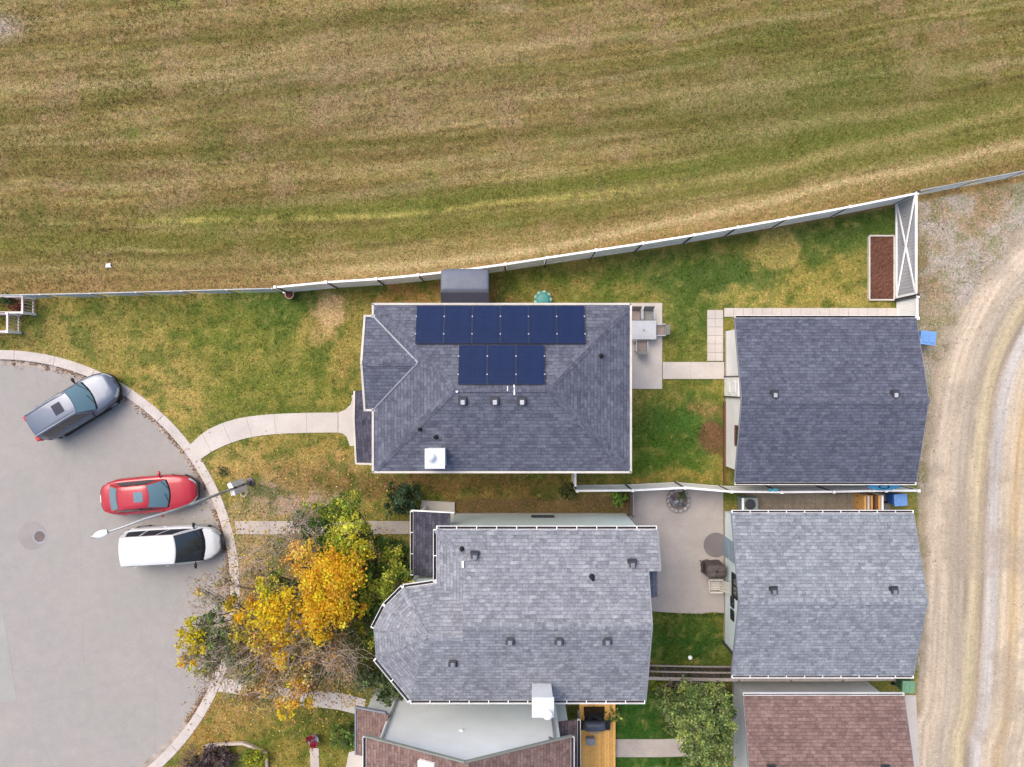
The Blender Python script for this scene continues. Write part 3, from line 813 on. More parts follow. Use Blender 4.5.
ex0, ex1, ey0, ey1 = -5.57, 4.75, -3.53, 3.16
hd = (ey1-ey0)/2; rz1 = Z1+hd*SL1; my = (ey0+ey1)/2
A1, B1 = Vector((ex0+hd, my, rz1)), Vector((ex1-hd, my, rz1))
mb = MB()
add_plane(mb, [(ex0,ey0,Z1),(ex1,ey0,Z1),B1,A1]); add_plane(mb, [(ex1,ey1,Z1),(ex0,ey1,Z1),A1,B1])
add_plane(mb, [(ex1,ey0,Z1),(ex1,ey1,Z1),B1]); add_plane(mb, [(ex0,ey1,Z1),(ex0,ey0,Z1),A1])
roof1 = mb.build('roof', M['sh_slate'], h1)
mb = MB()
ridge_caps(mb, A1, B1)
for c_, e_ in (((ex0,ey0,Z1),A1),((ex0,ey1,Z1),A1),((ex1,ey0,Z1),B1),((ex1,ey1,Z1),B1)): ridge_caps(mb, c_, e_)
mb.build('ridge_cap', M['sh_slate'], roof1)
# west bay with its own small gable
bx, by0, by1 = -5.90, -1.02, 2.68; bm = (by0+by1)/2; bh = (by1-by0)/2; vz = Z1+bh*SL1
mb = MB(); V0 = (ex0+bh, bm, vz+.006)
add_plane(mb, [(bx,by1,Z1+.006),(bx,bm,vz+.006),V0,(ex0,by1,Z1+.006)], thick=.10)
add_plane(mb, [(bx,bm,vz+.006),(bx,by0,Z1+.006),(ex0,by0,Z1+.006),V0], thick=.10)
bay = mb.build('bay_roof', M['sh_slate'], h1)
mb = MB(); ridge_caps(mb, (bx,bm,vz), V0); mb.build('ridge_cap', M['sh_slate'], bay)
for yy in (by0, by1):
    a = Vector((ex0, yy, Z1+.03)); b = Vector((ex0+bh, bm, vz+.03)); mb = MB(); mb.bar(a-(b-a)*.05, b, .065, .02); mb.build('valley_flashing', M['flash'], bay)
mb = MB(); z = Z1
for a, b in (((ex0,ey1),(ex1,ey1)),((ex0,ey0),(ex1,ey0)),((ex1,ey0),(ex1,ey1)),((ex0,ey0),(ex0,by0)),((ex0,by1),(ex0,ey1)),((bx,by0),(bx,bm)),((bx,bm),(bx,by1)),((bx,by0),(ex0,by0)),((bx,by1),(ex0,by1))):
    o = Vector((0,0,0)); cx, cy = (a[0]+b[0])/2, (a[1]+b[1])/2
    if a[1] == b[1]: o.y = .055 if cy > (0 if abs(a[0]-b[0]) > 2 else bm) else -.055
    else: o.x = .055 if cx > 0 else -.055
    za = zb = z+.002
    if a == (bx,bm): za = vz+.02
    if b == (bx,bm): zb = vz+.02
    e = Vector((b[0]-a[0], b[1]-a[1], 0)).normalized()*.075
    mb.bar(Vector((a[0],a[1],za-.06))+o-e, Vector((b[0],b[1],zb-.06))+o+e, .085, .14)
mb.build('gutter', M['cream'], h1)
walls(h1, [(ex0+.4,ey0+.4),(ex1-.4,ey0+.4),(ex1-.4,ey1-.4),(ex0+.4,ey1-.4)], Z1-.05, 'side_cream')
mb = MB(); mb.prism([(bx+.35,by0+.3),(ex0+.5,by0+.3),(ex0+.5,by1-.3),(bx+.35,by1-.3)], -.1, Z1-.02)
add_gable(mb, [(bx+.35,by0+.3,Z1-.02),(bx+.35,by1-.3,Z1-.02),(bx+.35,bm,vz-.16)], (.1,0,0)); mb.build('bay_wall', M['side_cream'], h1)
for (x, y, nx, ny, w, h, zc) in ((-3.2,ey1-.4,0,1,1.2,1.1,4.3),(1.4,ey1-.4,0,1,1.2,1.1,4.3),(1.4,ey1-.4,0,1,1.2,1.1,1.6),(ex1-.4,1.2,1,0,1.4,1.1,4.3),(ex1-.4,-1.8,1,0,1.4,1.1,4.3),
                               (ex1-.4,-2.2,1,0,1.4,1.1,1.6),(-2.5,ey0+.4,0,-1,1.0,1.0,4.3),(2,ey0+.4,0,-1,1.0,1.0,4.3),(bx+.35,.8,-1,0,1.8,1.3,4.2),(bx+.35,1.2,-1,0,1.8,1.3,1.6)):
    window_part(h1, (x-O1.x, y-O1.y, zc), (nx,ny,0), w, h) if False else None
def win(parent, x, y, z, nrm, w, h, frame='white'):
    window_part(parent, (x, y, z), nrm, w, h, frame)
for a in ((-3.2,ey1-.4,4.3,(0,1,0),1.2,1.1),(1.4,ey1-.4,4.3,(0,1,0),1.2,1.1),(1.4,ey1-.4,1.6,(0,1,0),1.2,1.1),(ex1-.4,1.9,4.3,(1,0,0),1.4,1.1),(ex1-.4,-1.8,4.3,(1,0,0),1.4,1.1),
          (ex1-.4,-2.2,1.6,(1,0,0),1.4,1.1),(-2.5,ey0+.4,4.3,(0,-1,0),1.0,1.0),(2,ey0+.4,4.3,(0,-1,0),1.0,1.0),(bx+.35,.8,4.2,(-1,0,0),1.8,1.3),(bx+.35,1.2,1.6,(-1,0,0),1.8,1.3)):
    win(h1, *a)
door_part(h1, (ex1-.4,.6,1.15), (1,0,0), .95, 2.05); door_part(h1, (ex0+.4,-1.9,1.15), (-1,0,0), .95, 2.05, 'wood_brown')
# porch roof in front of the west wall
mb = MB(); pz = 2.95
pts = [(-6.93,-.33),(-6.97,-1.9),(-6.88,-3.5)]
add_plane(mb, [(-6.95,-.33,pz),(-6.97,-1.6,pz+.02),(ex0+.4,-1.6,pz+.40),(ex0+.4,-.33,pz+.36)]); add_plane(mb, [(-6.97,-1.6,pz+.02),(-6.88,-3.5,pz),(ex0+.4,-3.5,pz+.36),(ex0+.4,-1.6,pz+.40)])
pr = mb.build('porch_roof', M['sh_porch'], h1)
mb = MB(); mb.bar((-6.99,-.33,pz-.03),(-7.01,-1.6,pz-.01),.08,.13); mb.bar((-7.01,-1.6,pz-.01),(-6.92,-3.54,pz-.03),.08,.13); mb.bar((-6.92,-3.55,pz-.03),(-5.3,-3.55,pz+.3),.08,.13)
mb.build('porch_fascia', M['cream'], h1)
for y in (-.55,-3.3):
    mb = MB(); mb.bar((-6.75,y,0),(-6.75,y,pz-.1),.12,.12); mb.build('porch_post', M['white'], h1)
def zroof1(x, y): return min(Z1+SL1*(ey1-y), Z1+SL1*(y-ey0), Z1+SL1*(ex1-x), Z1+SL1*(x-ex0))
def onroof(px, py, zf, z=6.5):
    p = P(px, py, z)
    for _ in range(6):
        z = zf(p.x, p.y); p = P(px, py, z)
    return p
for a in ((463,401),(495,401),(522,401)):
    p = onroof(*a, zroof1); box_vent(roof1, p, p.z, -1, 'ventgrey', .30)
for a in ((420,429),(436,437),(601,356)):
    p = onroof(*a, zroof1); pipe_vent(roof1, p.x, p.y, p.z)
p = onroof(435,458, lambda x,y: 6.6)
chimney_part(roof1, p.x-.33, p.x+.37, p.y-.35, p.y+.35, 5.6, 6.85, cap=(.25,.62))
for q in ((514,384,514.5,395,.035),(507.5,386,507.5,391,.02),(456,391.5,458,392,.04)):
    mb = MB(); a = onroof(q[0],q[1],zroof1); b = onroof(q[2],q[3],zroof1); mb.tube([a+Vector((0,0,.05)), b+Vector((0,0,.06))], q[4], 8); mb.build('conduit', M['white'], roof1)
# solar panels: nine things
def solar_panel(first=True):
    t = thing('solar_panel', '', 'solar panel', (0,0,0), 0, 'solar panels on the dark hip roof')
    W, Hh = 1.116, 1.64
    m = MB(); m.box((0,-Hh,-.035),(W,0,.0)); f = m.build('panel_frame', M['pframe'], t, rel=False)
    m = MB(); m.face([(.014,-Hh+.014,.003),(W-.014,-Hh+.014,.003),(W-.014,-.014,.003),(.014,-.014,.003)],0,[(0,0),(1.02,0),(1.02,1.62),(0,1.62)])
    m.build('cell_face', M['solar'], t, rel=False)
    for k, yy in enumerate((-.48,-1.24)):
        m = MB(); m.box((-.024,yy-.024,.004),(.024,yy+.024,.028)); m.build('clamp', M['ventlid'], t, rel=False)
    for yy in (-.48,-1.24):
        m = MB(); m.bar((0,yy,-.06),(W,yy,-.06),.04,.05); m.build('rail', M['metal'], t, rel=False)
    return t
scene_children = {}
ordn = ['leftmost','second from the left','third from the left','third from the right','second from the right','rightmost']
rowU = ['solar panel at the left end of the upper row of six']+['solar panel %s in the upper row of six' % o for o in ordn[1:5]]+['solar panel at the right end of the upper row of six']
rowL = ['solar panel at the left end of the lower row of three','middle solar panel in the lower row of three','solar panel at the right end of the lower row of three']
proto = solar_panel(); first = True
def kids(o): return [c for c in bpy.data.objects if c.parent == o]
PK = kids(proto)
def put_panel(x, y, lab, last):
    global first
    if first: o = proto; first = False
    else:
        o = proto.copy(); COL.objects.link(o)
        for k in PK:
            c = k.copy(); COL.objects.link(c); c.parent = o
    z = Z1+SL1*(ey1-y)+.13
    o.location = (x, y, z); o.rotation_euler = (math.atan(-SL1), 0, 0); o['label'] = lab
    if last:
        for yy in (-.48,-1.24):
            m = MB(); m.box((1.116-.024,yy-.024,.004),(1.116+.024,yy+.024,.028)); m.build('clamp', M['ventlid'], o, rel=False)
for i in range(6): put_panel(-3.83+i*1.122, 3.13, rowU[i], i == 5)
for i in range(3): put_panel(-2.09+i*1.122, 1.52, rowL[i], i == 2)

# ===== pale blue house with the many-sided west end
Z2, SL2 = 5.60, .38
h2 = thing('house', 'pale blue house under the light grey roof with a many-sided left end', 'house', (0,-9.4,0), 0, 'houses of the street')
N2, S2, RY = -5.92, -12.86, -9.39; RZ = Z2+3.47*SL2
zn = lambda y: Z2+(N2-y)*SL2
zs = lambda y: Z2+(y-S2)*SL2
XW, XS, XE, XE2 = -3.06, -1.92, 5.40, 5.88
mb = MB()
YB = -7.46
add_plane(mb, [(XW,N2,Z2),(XS,N2-1.21,Z2+.46),(XS,N2-1.21,zn(N2-1.21)),(XE2,N2-1.21,zn(N2-1.21)),(XE2,N2,Z2)]) if False else None
add_plane(mb, [(XW,N2,Z2),(XE2,N2,Z2),(XE2,YB,zn(YB)),(XE,YB,zn(YB)),(XE,RY,RZ),(XS,RY,RZ),(XS,N2-1.21,zn(N2-1.21))])
add_plane(mb, [(XS,S2,Z2),(XE,S2,Z2),(XE,RY,RZ),(XS,RY,RZ)])
add_plane(mb, [(XW,N2,Z2),(XW,-8.10,Z2),(XS,-8.9,Z2+.46),(XS,N2-1.21,Z2+.46)])
roof2 = mb.build('roof', M['sh_grey'], h2)
for a, b in (((XS,RY,RZ),(XE,RY,RZ)),((XW,N2,Z2),(XS,N2-1.21,Z2+.46))):
    mb = MB(); ridge_caps(mb, a, b); mb.build('ridge_cap', M['sh_grey'], roof2)
mb = MB(); add_gable(mb, [(XS+.02,N2-1.25,Z2+.3),(XS+.02,S2+.6,Z2+.2),(XS+.02,RY,RZ-.1)], (.1,0,0)); mb.build('gable_wall', M['side_grey'], roof2)
# many-sided west end
G = (-3.35,-9.9,zs(-9.9)); Hh_ = (XS,-9.9,zs(-9.9))
ev = [(XW,-8.10,Z2),(-4.42,-8.30,Z2),(-5.15,-9.03,Z2),(-5.62,-9.95,Z2),(-5.52,-11.15,Z2),(-4.12,S2,Z2)]
mb = MB()
add_plane(mb, [ev[0], G, Hh_, (XS,-8.10,Z2)])
for i in range(5): add_plane(mb, [ev[i], G, ev[i+1]])
add_plane(mb, [ev[5], G, Hh_, (XS,S2,Z2)])
lobe = mb.build('turret_roof', M['sh_grey'], h2)
mb = MB(); ridge_caps(mb, G, Hh_)
for e_ in ev[1:5]: ridge_caps(mb, e_, G, .12)
mb.build('ridge_cap', M['sh_grey'], lobe)
mb = MB()
gutter(mb, (XW,N2,Z2), (XE2,N2,Z2), (0,1,0)); gutter(mb, (-4.12,S2,Z2), (XE,S2,Z2), (0,-1,0)); gutter(mb, (XW,-8.05,Z2), (XW,N2,Z2), (-1,0,0))
for i in (0,1,2,4):
    a, b = Vector(ev[i]), Vector(ev[i+1]); d = (b-a).normalized(); out = Vector((d.y,-d.x,0))
    if out.dot((a+b)/2-Vector(G)) < 0: out = -out
    gutter(mb, a, b, out)
mb.build('gutter', [M['white'], M['debris']], h2)
mb = MB(); mb.bar((XE+.02,S2,Z2-.02),(XE+.02,RY,RZ-.02),.05,.14); mb.bar((XE+.02,RY,RZ-.02),(XE+.02,YB,zn(YB)-.02),.05,.14); mb.bar((XE2+.02,YB,zn(YB)-.02),(XE2+.02,N2,Z2-.02),.05,.14)
mb.build('rake_trim', M['rake'], h2)
walls(h2, [(-2.72,-6.29),(5.49,-6.29),(5.49,-8.6),(5.05,-8.6),(5.05,-12.55),(-3.9,-12.55),(-4.9,-11.6),(-5.1,-10.1),(-4.7,-9.3),(-4.2,-8.7),(-2.72,-8.5)], Z2-.02, 'side_blue',
      [([(5.04,-12.5,Z2-.02),(5.04,-6.3,Z2-.02),(5.04,RY,RZ-.14)], (-.1,0,0))])
for a in ((1.45,-6.29,1.0,(0,1,0),1.0,.42,'metal_dark'),(5.05,-11,4.2,(1,0,0),1.4,1.1),(5.49,-7.4,4.2,(1,0,0),.9,1.1),(5.05,-11,1.6,(1,0,0),1.4,1.1),(0,-12.55,4.2,(0,-1,0),1,.9),
          (-5.0,-10.9,4.2,(-1,0,0),.9,1.2),(-5.0,-10.9,1.6,(-1,0,0),.9,1.2)): win(h2, *a)
door_part(h2, (5.05,-9.3,1.1), (1,0,0), .95, 2.05)
# entry roof, lower
mb = MB(); ez = 2.95
add_plane(mb, [(-4.38,-5.66,ez),(-4.38,-8.5,ez),(-2.70,-8.5,ez+.5),(-2.70,-5.66,ez+.5)]); mb.build('entry_roof', M['sh_porch'], h2)
mb = MB(); gutter(mb, (-4.38,-8.5,ez), (-4.38,-5.66,ez), (-1,0,0)); mb.bar((-4.45,-5.63,ez-.03),(-2.5,-5.63,ez+.5),.05,.12,0)
mb.build('entry_gutter', [M['white'], M['debris']], h2)
mb = MB(); mb.box((-4.1,-8.3,-.1),(-2.7,-6.5,ez)); mb.build('entry_wall', M['side_blue'], h2)
for y in (-5.95,):
    mb = MB(); mb.bar((-4.2,y,0),(-4.2,y,ez-.1),.12,.12); mb.build('entry_post', M['white'], h2)
# little lower roof at the north-east corner
mb = MB(); add_plane(mb, [(5.30,-7.47,5.62),(5.30,-8.72,5.62),(5.94,-8.72,5.40),(5.94,-7.47,5.40)]); mb.build('side_roof', M['sh_slate'], h2)
zr2 = lambda x, y: min(zn(y), zs(y))
for a in ((510,640),(559,640),(607,640),(453,662)):
    p = onroof(*a, zr2); box_vent(roof2, p, p.z, 1, 'ventdark', .30)
for a in ((632,563),(475,555),(462,549)):
    p = onroof(*a, zr2)
    (box_vent(roof2, p, p.z, -1, 'ventdark', .30) if a[0] != 462 else pipe_vent(roof2, p.x, p.y, p.z, .05))
p = onroof(592,577,zr2); pipe_vent(roof2, p.x, p.y, p.z, .06, .5)
p = onroof(463,564,zr2); mb = MB(); mb.box((p.x-.04,p.y-.12,p.z-.02),(p.x+.04,p.y+.12,p.z+.1)); mb.build('vent_pipe', M['white'], roof2)
chimney_part(roof2, .80, 1.57, -12.74, -12.04, 5.2, 7.25, 'side_grey', (.72,.22))
downspout(h2, (5.10,-12.64,0), Z2-.1)

# ===== brown-roofed house at the lower edge
Z3, SL3 = 5.60, .47
h3 = thing('house', 'light grey house under a pinkish brown gable roof at the bottom edge of the photo', 'house', (-1.77,-19,0), 0, 'houses of the street')
x0, x1, xm, yN, yS = -5.92, 2.39, -1.77, -14.34, -25.5; pz3 = 7.55
mb = MB(); add_plane(mb, [(x0,yN,Z3),(x0,yS,Z3),(xm,yS,pz3),(xm,yN,pz3)]); add_plane(mb, [(x1,yS,Z3),(x1,yN,Z3),(xm,yN,pz3),(xm,yS,pz3)])
roof3 = mb.build('roof', M['sh_brown'], h3)
mb = MB(); ridge_caps(mb, (xm,yN,pz3), (xm,yS,pz3)); mb.build('ridge_cap', M['sh_brown'], roof3)
mb = MB(); mb.bar((x0-.05,yN+.03,Z3-.05),(xm,yN+.03,pz3-.03),.05,.14); mb.bar((xm,yN+.03,pz3-.03),(x1+.05,yN+.03,Z3-.05),.05,.14); mb.build('rake_trim', worn('grey_green_trim', C(152,158,152), .6, .08, 8), h3)
for xx, oo in ((x0,-1),(x1,1)):
    mb = MB(); gutter(mb, (xx,yS,Z3), (xx,yN,Z3), (oo,0,0), hang=False); mb.build('gutter', [M['white'], M['debris']], h3)
def stucco(name, col):
    m = worn(name, col, .9, .03, 60, bigamp=.05, bmp=.15); return m
M['stucco'] = stucco('grey_stucco', C(236,240,244,1.12))
walls(h3, [(-5.5,-14.72),(2.0,-14.72),(2.0,-25),(-5.5,-25)], Z3, 'stucco', [([(-5.5,-14.72,Z3),(2.0,-14.72,Z3),(xm,-14.72,pz3-.17)], (0,-.1,0))])
mb = MB(); mb.lathe((0,0,0), [(.09,0),(.09,.05),(.05,.06)], 16, M=Matrix.Rotation(R(-90),4,'X')); v_ = mb.v
mb.v = [(a+P(461,719,4.5).x, b-14.72, c+4.3) for a, b, c in v_]; mb.build('wall_vent', M['white'], h3)
win(h3, 2.0,-17,4.2,(1,0,0),1.4,1.1); win(h3, -5.5,-18,4.2,(-1,0,0),1.4,1.1)
mb = MB(); add_plane(mb, [(-6.9,-14.42,2.9),(-6.9,-16.5,2.9),(-5.4,-16.5,3.5),(-5.4,-14.42,3.5)]); add_plane(mb, [(-5.65,-14.85,4.1),(-5.65,-15.5,4.1),(-5.2,-15.5,4.3),(-5.2,-14.85,4.3)]); mb.build('entry_roof', M['sh_brown'], h3)
mb = MB(); mb.bar((-6.95,-16.5,2.86),(-6.95,-14.38,2.86),.07,.14); mb.bar((-6.95,-14.38,2.86),(-5.5,-14.38,3.4),.07,.14); mb.build('entry_fascia', M['flash'], h3)
mb = MB(); mb.box((-6.6,-16.4,-.1),(-5.5,-14.8,3.0)); mb.build('entry_wall', M['stucco'], h3)
mb = MB(); add_plane(mb, [(2.88,-14.9,3.0),(2.88,-24,3.0),(2.0,-24,3.3),(2.0,-14.9,3.3)]); add_plane(mb, [(1.75,-14.72,3.32),(2.0,-14.72,3.3),(2.0,-14.9,3.3),(1.75,-14.9,3.32)]); mb.build('side_roof', M['sh_umber'], h3)
mb = MB(); gutter(mb, (2.9,-24,3.0), (2.9,-14.9,3.0), (1,0,0), hang=False); mb.build('side_gutter', [M['white'], M['debris']], h3)
mb = MB(); mb.box((2.0,-23.6,-.1),(2.5,-15.1,2.95)); mb.build('side_wall', M['stucco'], h3)
for x in (-5.35, 1.75):
    mb = MB(); mb.bar((x,-14.64,.05),(x,-14.64,Z3-.3),.08,.07); mb.bar((x,-14.64,Z3-.3),(x-.25,-14.4,Z3-.1),.08,.07); mb.build('downspout', M['ventgrey'], h3)
mb = MB(); a = Vector((-3.65,-14.62,0)); zz = Z3+SL3*(a.x-x0)
Mx = Matrix.Translation((-3.3,-14.95,Z3+SL3*(-3.3-x0)+.05)) @ Matrix.Rotation(-math.atan(SL3),4,'Y')
mb.box((-.36,-.32,-.06),(.36,.32,.10),0,Mx); sk = mb.build('skylight', M['white'], roof3, bevel=.02)

# ===== garages
def garage(lab, x0, x1, y0, y1, ez, rz, shm, wm, wall_x, trim='white', hang=True, capmat=None, ev_gut=True, over=.4):
    ym = (y0+y1)/2
    g = thing('garage', lab, 'garage', ((x0+x1)/2, ym, 0), 0, 'garages along the back lane')
    mb = MB(); add_plane(mb, [(x0,y0,ez),(x1,y0,ez),(x1,ym,rz),(x0,ym,rz)]); add_plane(mb, [(x1,y1,ez),(x0,y1,ez),(x0,ym,rz),(x1,ym,rz)])
    rf = mb.build('roof', M[shm], g)
    mb = MB(); ridge_caps(mb, (x0,ym,rz), (x1,ym,rz)); mb.build('ridge_cap', M[shm], rf)
    for yy, oo in ((y1,1),(y0,-1)):
        mb = MB(); gutter(mb, (x0,yy,ez), (x1,yy,ez), (0,oo,0), hang=hang, w=.10); mb.build('gutter', [M[trim], M['debris']], g)
    for x in (x0-.015, x1+.015):
        mb = MB(); mb.bar((x,y0,ez-.075),(x,ym,rz-.075),.026,.12); mb.bar((x,ym,rz-.075),(x,y1,ez-.075),.026,.12); mb.build('rake_trim', M['rake'], g)
    wx1 = x1-.4; wy0, wy1 = y0+over, y1-over
    walls(g, [(wall_x,wy0),(wx1,wy0),(wx1,wy1),(wall_x,wy1)], ez-.02, wm, [([(wall_x+.001,wy0,ez-.02),(wall_x+.001,wy1,ez-.02),(wall_x+.001,ym,rz-.16)],(.1,0,0)),([(wx1-.001,wy0,ez-.02),(wx1-.001,wy1,ez-.02),(wx1-.001,ym,rz-.16)],(-.1,0,0))])
    mb = MB(); mb.box((wx1+.005, ym-2.4, .05),(wx1+.04, ym+2.4, 2.15))
    for k in range(1,4): mb.box((wx1+.04, ym-2.4, .05+k*.52),(wx1+.05, ym+2.4, .07+k*.52))
    mb.build('garage_door', M[trim], g)
    return g, rf
gA, rA = garage('garage with a dark slate-blue roof and white walls beside the two fenced lawns', 9.95,18.02,-4.40,2.92,2.8,3.74,'sh_dark','side_white',10.35,hang=False)
gB, rB = garage('garage with a silver grey roof and pale blue wall beside the concrete patio', 9.82,17.93,-13.04,-5.78,2.75,3.8,'sh_silver','side_blue',10.3)
gC, rC = garage('garage with a pinkish brown shingle roof in the bottom right corner', 10.32,17.48,-21.1,-13.92,2.8,3.8,'sh_brown','side_grey',10.72,hang=False,trim='white')
def gz(x0,x1,y0,y1,ez,rz): return lambda x, y: rz-(rz-ez)*abs(y-(y0+y1)/2)/((y1-y0)/2)
fA = gz(0,0,-4.40,2.92,2.8,3.74); fB = gz(0,0,-13.04,-5.78,2.75,3.8); fC = gz(0,0,-21.1,-13.92,2.8,3.8)
for a in ((774,394),(894,394)):
    p = onroof(*a, fA, 3.5); box_vent(rA, p, p.z, -1, 'ventgrey', .30)
for a in ((773,590),(893,590)):
    p = onroof(*a, fB, 3.5); box_vent(rB, p, p.z, -1, 'ventdark', .30)
for a in ((771,768),(885,768)):
    p = onroof(*a, fC, 3.5); box_vent(rC, p, p.z, -1, 'ventdark', .30)
# left walls
door_part(gA, (10.35,-.15,1.05), (-1,0,0), .9, 2.05)
for y in (.33,-.63):  # dark upright bar at each edge of the door
    mb = MB(); mb.bar((10.30,y,.02),(10.30,y,2.5),.06,.05); mb.build('door_side_bar', M['metal_dark'], gA)
win(gA, 10.35,-2.4,1.9,(-1,0,0),.9,.6,'wood_brown')
door_part(gB, (10.3,-7.85,1.05), (-1,0,0), .95, 2.05, worn('blue_grey_door', C(160,182,198), .5, .06, 5))
win(gB, 10.3,-9.35,1.7,(-1,0,0),1.05,.75,'black'); win(gB, 10.3,-10.2,1.35,(-1,0,0),.42,.42,'black'); win(gB, 10.3,-10.8,1.35,(-1,0,0),.42,.42,'black')
downspout(gB, (10.22,-12.5,0), 2.6, 'metal_dark'); downspout(gC, (10.64,-19.6,0), 2.6, 'metal_dark')
# ---------------------------------------------------------------- fences
def vinyl_fence(lab, pts, h=1.8, group=None, postcol='white', cap=True, mark=True, last=True):
    """panels between posts; pts are ground points (x, y)"""
    O = pts[0]; t = thing('vinyl_fence', lab, 'fence', (O[0],O[1],0), 0, group)
    for i in range(len(pts)-1):
        a = Vector((*pts[i],0)); b = Vector((*pts[i+1],0)); d = (b-a).normalized(); L = (b-a).length
        m = MB(); p0 = a+d*.07; p1 = b-d*.07
        m.bar(p0+Vector((0,0,.12)), p1+Vector((0,0,.12)), .045, .13)
        m.bar(p0+Vector((0,0,h-.06)), p1+Vector((0,0,h-.06)), .09, .10)
        nb = max(2, int(L/.16)); 
        for k in range(nb):
            q0 = p0+(p1-p0)*(k/nb); q1 = p0+(p1-p0)*((k+1)/nb); e = (q1-q0)*.02
            m.bar(q0+e+Vector((0,0,h/2+.04)), q1-e+Vector((0,0,h/2+.04)), .026, h-.24)
        m.build('panel', M['white'], t)
    for i, p in enumerate(pts if last else pts[:-1]):
        m = MB(); m.bar((p[0],p[1],-.05), (p[0],p[1],h+.02), .10, .10); m.bar((p[0],p[1],h+.02), (p[0],p[1],h+.06), .13, .13)
        po = m.build('post', M['white'], t)
        if mark:      # added dark bar standing in for the shaded side of the post
            q = Vector((p[0],p[1],0)); nd = Vector((-q.x,-q.y,0)).normalized()
            m = MB(); q2 = q+nd*.085; m.bar(q2+Vector((0,0,.0)), q2+Vector((0,0,h-.02)), .05, .05); m.build('post_shade_bar', M['metal_dark'], po)
    return t
TOP = [(275,286),(326,281),(376,277.8),(418,273.8),(462,268.8),(505,263),(547,256.5),(596,249),(643,242),(694,233.8),(738,226),(788,217),(850,205.5),(917,192)]
vinyl_fence('long white vinyl fence between the field and the back gardens', [tuple(P(a,b+1.2,1.8))[:2] for a, b in TOP], 1.8, 'white vinyl fences')
S_ = [(-4.62),] 
vinyl_fence('white vinyl fence from the panelled house past the patio to the lane', [(3.0,-4.94),(5.55,-4.92),(7.95,-4.80),(10.1,-4.98),(12.4,-5.0),(14.8,-4.98),(17.2,-4.93),(18.7,-4.93)], 1.8, 'white vinyl fences')
vinyl_fence('short white vinyl fence piece at the lower right corner of the panelled house', [(2.92,-3.4),(2.92,-4.82)], 1.8, 'white vinyl fences', mark=False, last=False)
vinyl_fence('narrow white vinyl fence panel between the cross-braced gate and the dark garage', [(18.66,3.0),(18.66,4.0)], 1.8, 'white vinyl fences', mark=True)
# gate with crossed bracing
gt = thing('gate', 'white double-wide gate with crossed bracing beside the mulch bed', 'gate', (18.66,4.1,0))
m = MB(); gx = 18.60; ya, yb = 4.16, 8.72
for z in (.12, 1.78): m.bar((gx,ya,z),(gx,yb,z),.07,.09)
for y in (ya, yb): m.bar((gx,y,.1),(gx,y,1.8),.07,.09)
m.build('frame', M['white'], gt)
for s in (0,1):
    m = MB(); za, zb = (.18,1.72) if s else (1.72,.18); m.bar((gx-.02*s,ya+.05,za),(gx-.02*s,yb-.05,zb),.05,.08); m.build('cross_brace', M['white'], gt)
m = MB(); n = 28
for k in range(n): m.bar((18.67,ya+(yb-ya)*k/n+.006,.95),(18.67,ya+(yb-ya)*(k+1)/n-.006,.95),.02,1.62)
m.build('panel', worn('gate_panel_grey', C(190,192,198), .6, .08, 8), gt)
for y in (4.08, 8.82):
    m = MB(); m.bar((18.66,y,0),(18.66,y,1.88),.11,.11); m.build('post', M['metal_dark'], gt)

def mesh_mat():
    m = mat('chain_link', C(150,164,172), .5, .4, .5); n, l, b = nodes(m)
    return m
M['link'] = mesh_mat()
def chainlink(lab, pts, h=1.2):
    O = pts[0]; t = thing('chain_link_fence', lab, 'fence', (O[0],O[1],0), 0, 'grey chain link fences')
    m = MB()
    m.tube([(x,y,h) for x, y in pts], .032, 8); m.build('top_rail', M['metal'], t)
    m = MB(); dia = .11
    for i in range(len(pts)-1):
        a = Vector((*pts[i],0)); b = Vector((*pts[i+1],0)); L = (b-a).length; d = (b-a)/L; n = int(L/dia)
        for k in range(n):
            for s in (0,1):
                p = a+d*(L*k/n); q = a+d*min(L, L*k/n+h)
                if s: m.bar(p+Vector((0,0,.02)), Vector((q.x,q.y,h*min(1,(L-L*k/n)/h))), .008, .008)
                else: m.bar(p+Vector((0,0,h)), Vector((q.x,q.y,h*(1-min(1,(L-L*k/n)/h))+.02)), .008, .008)
    m.build('wire_mesh', M['link'], t)
    for i in range(len(pts)):
        m = MB(); m.tube([(pts[i][0],pts[i][1],-.05),(pts[i][0],pts[i][1],h+.03)], .036, 8); m.build('post', M['metal'], t)
def lin(a, b, n): return [(a[0]+(b[0]-a[0])*i/n, a[1]+(b[1]-a[1])*i/n) for i in range(n+1)]
a0 = tuple(P(-60,296.5,1.2))[:2]; a1 = tuple(P(90,293.5,1.2))[:2]; a2 = tuple(P(272,288.5,1.2))[:2]
chainlink('grey chain link fence along the field above the cul-de-sac lawn', lin(a0,a1,3)+lin(a1,a2,4)[1:])
b0 = tuple(P(921,190.5,1.2))[:2]; b1 = tuple(P(1024,171,1.2))[:2]; b2 = tuple(P(1150,143,1.2))[:2]
chainlink('grey chain link fence in the top right between the field and the gravel lane', lin(b0,b1,2)+lin(b1,b2,2)[1:])

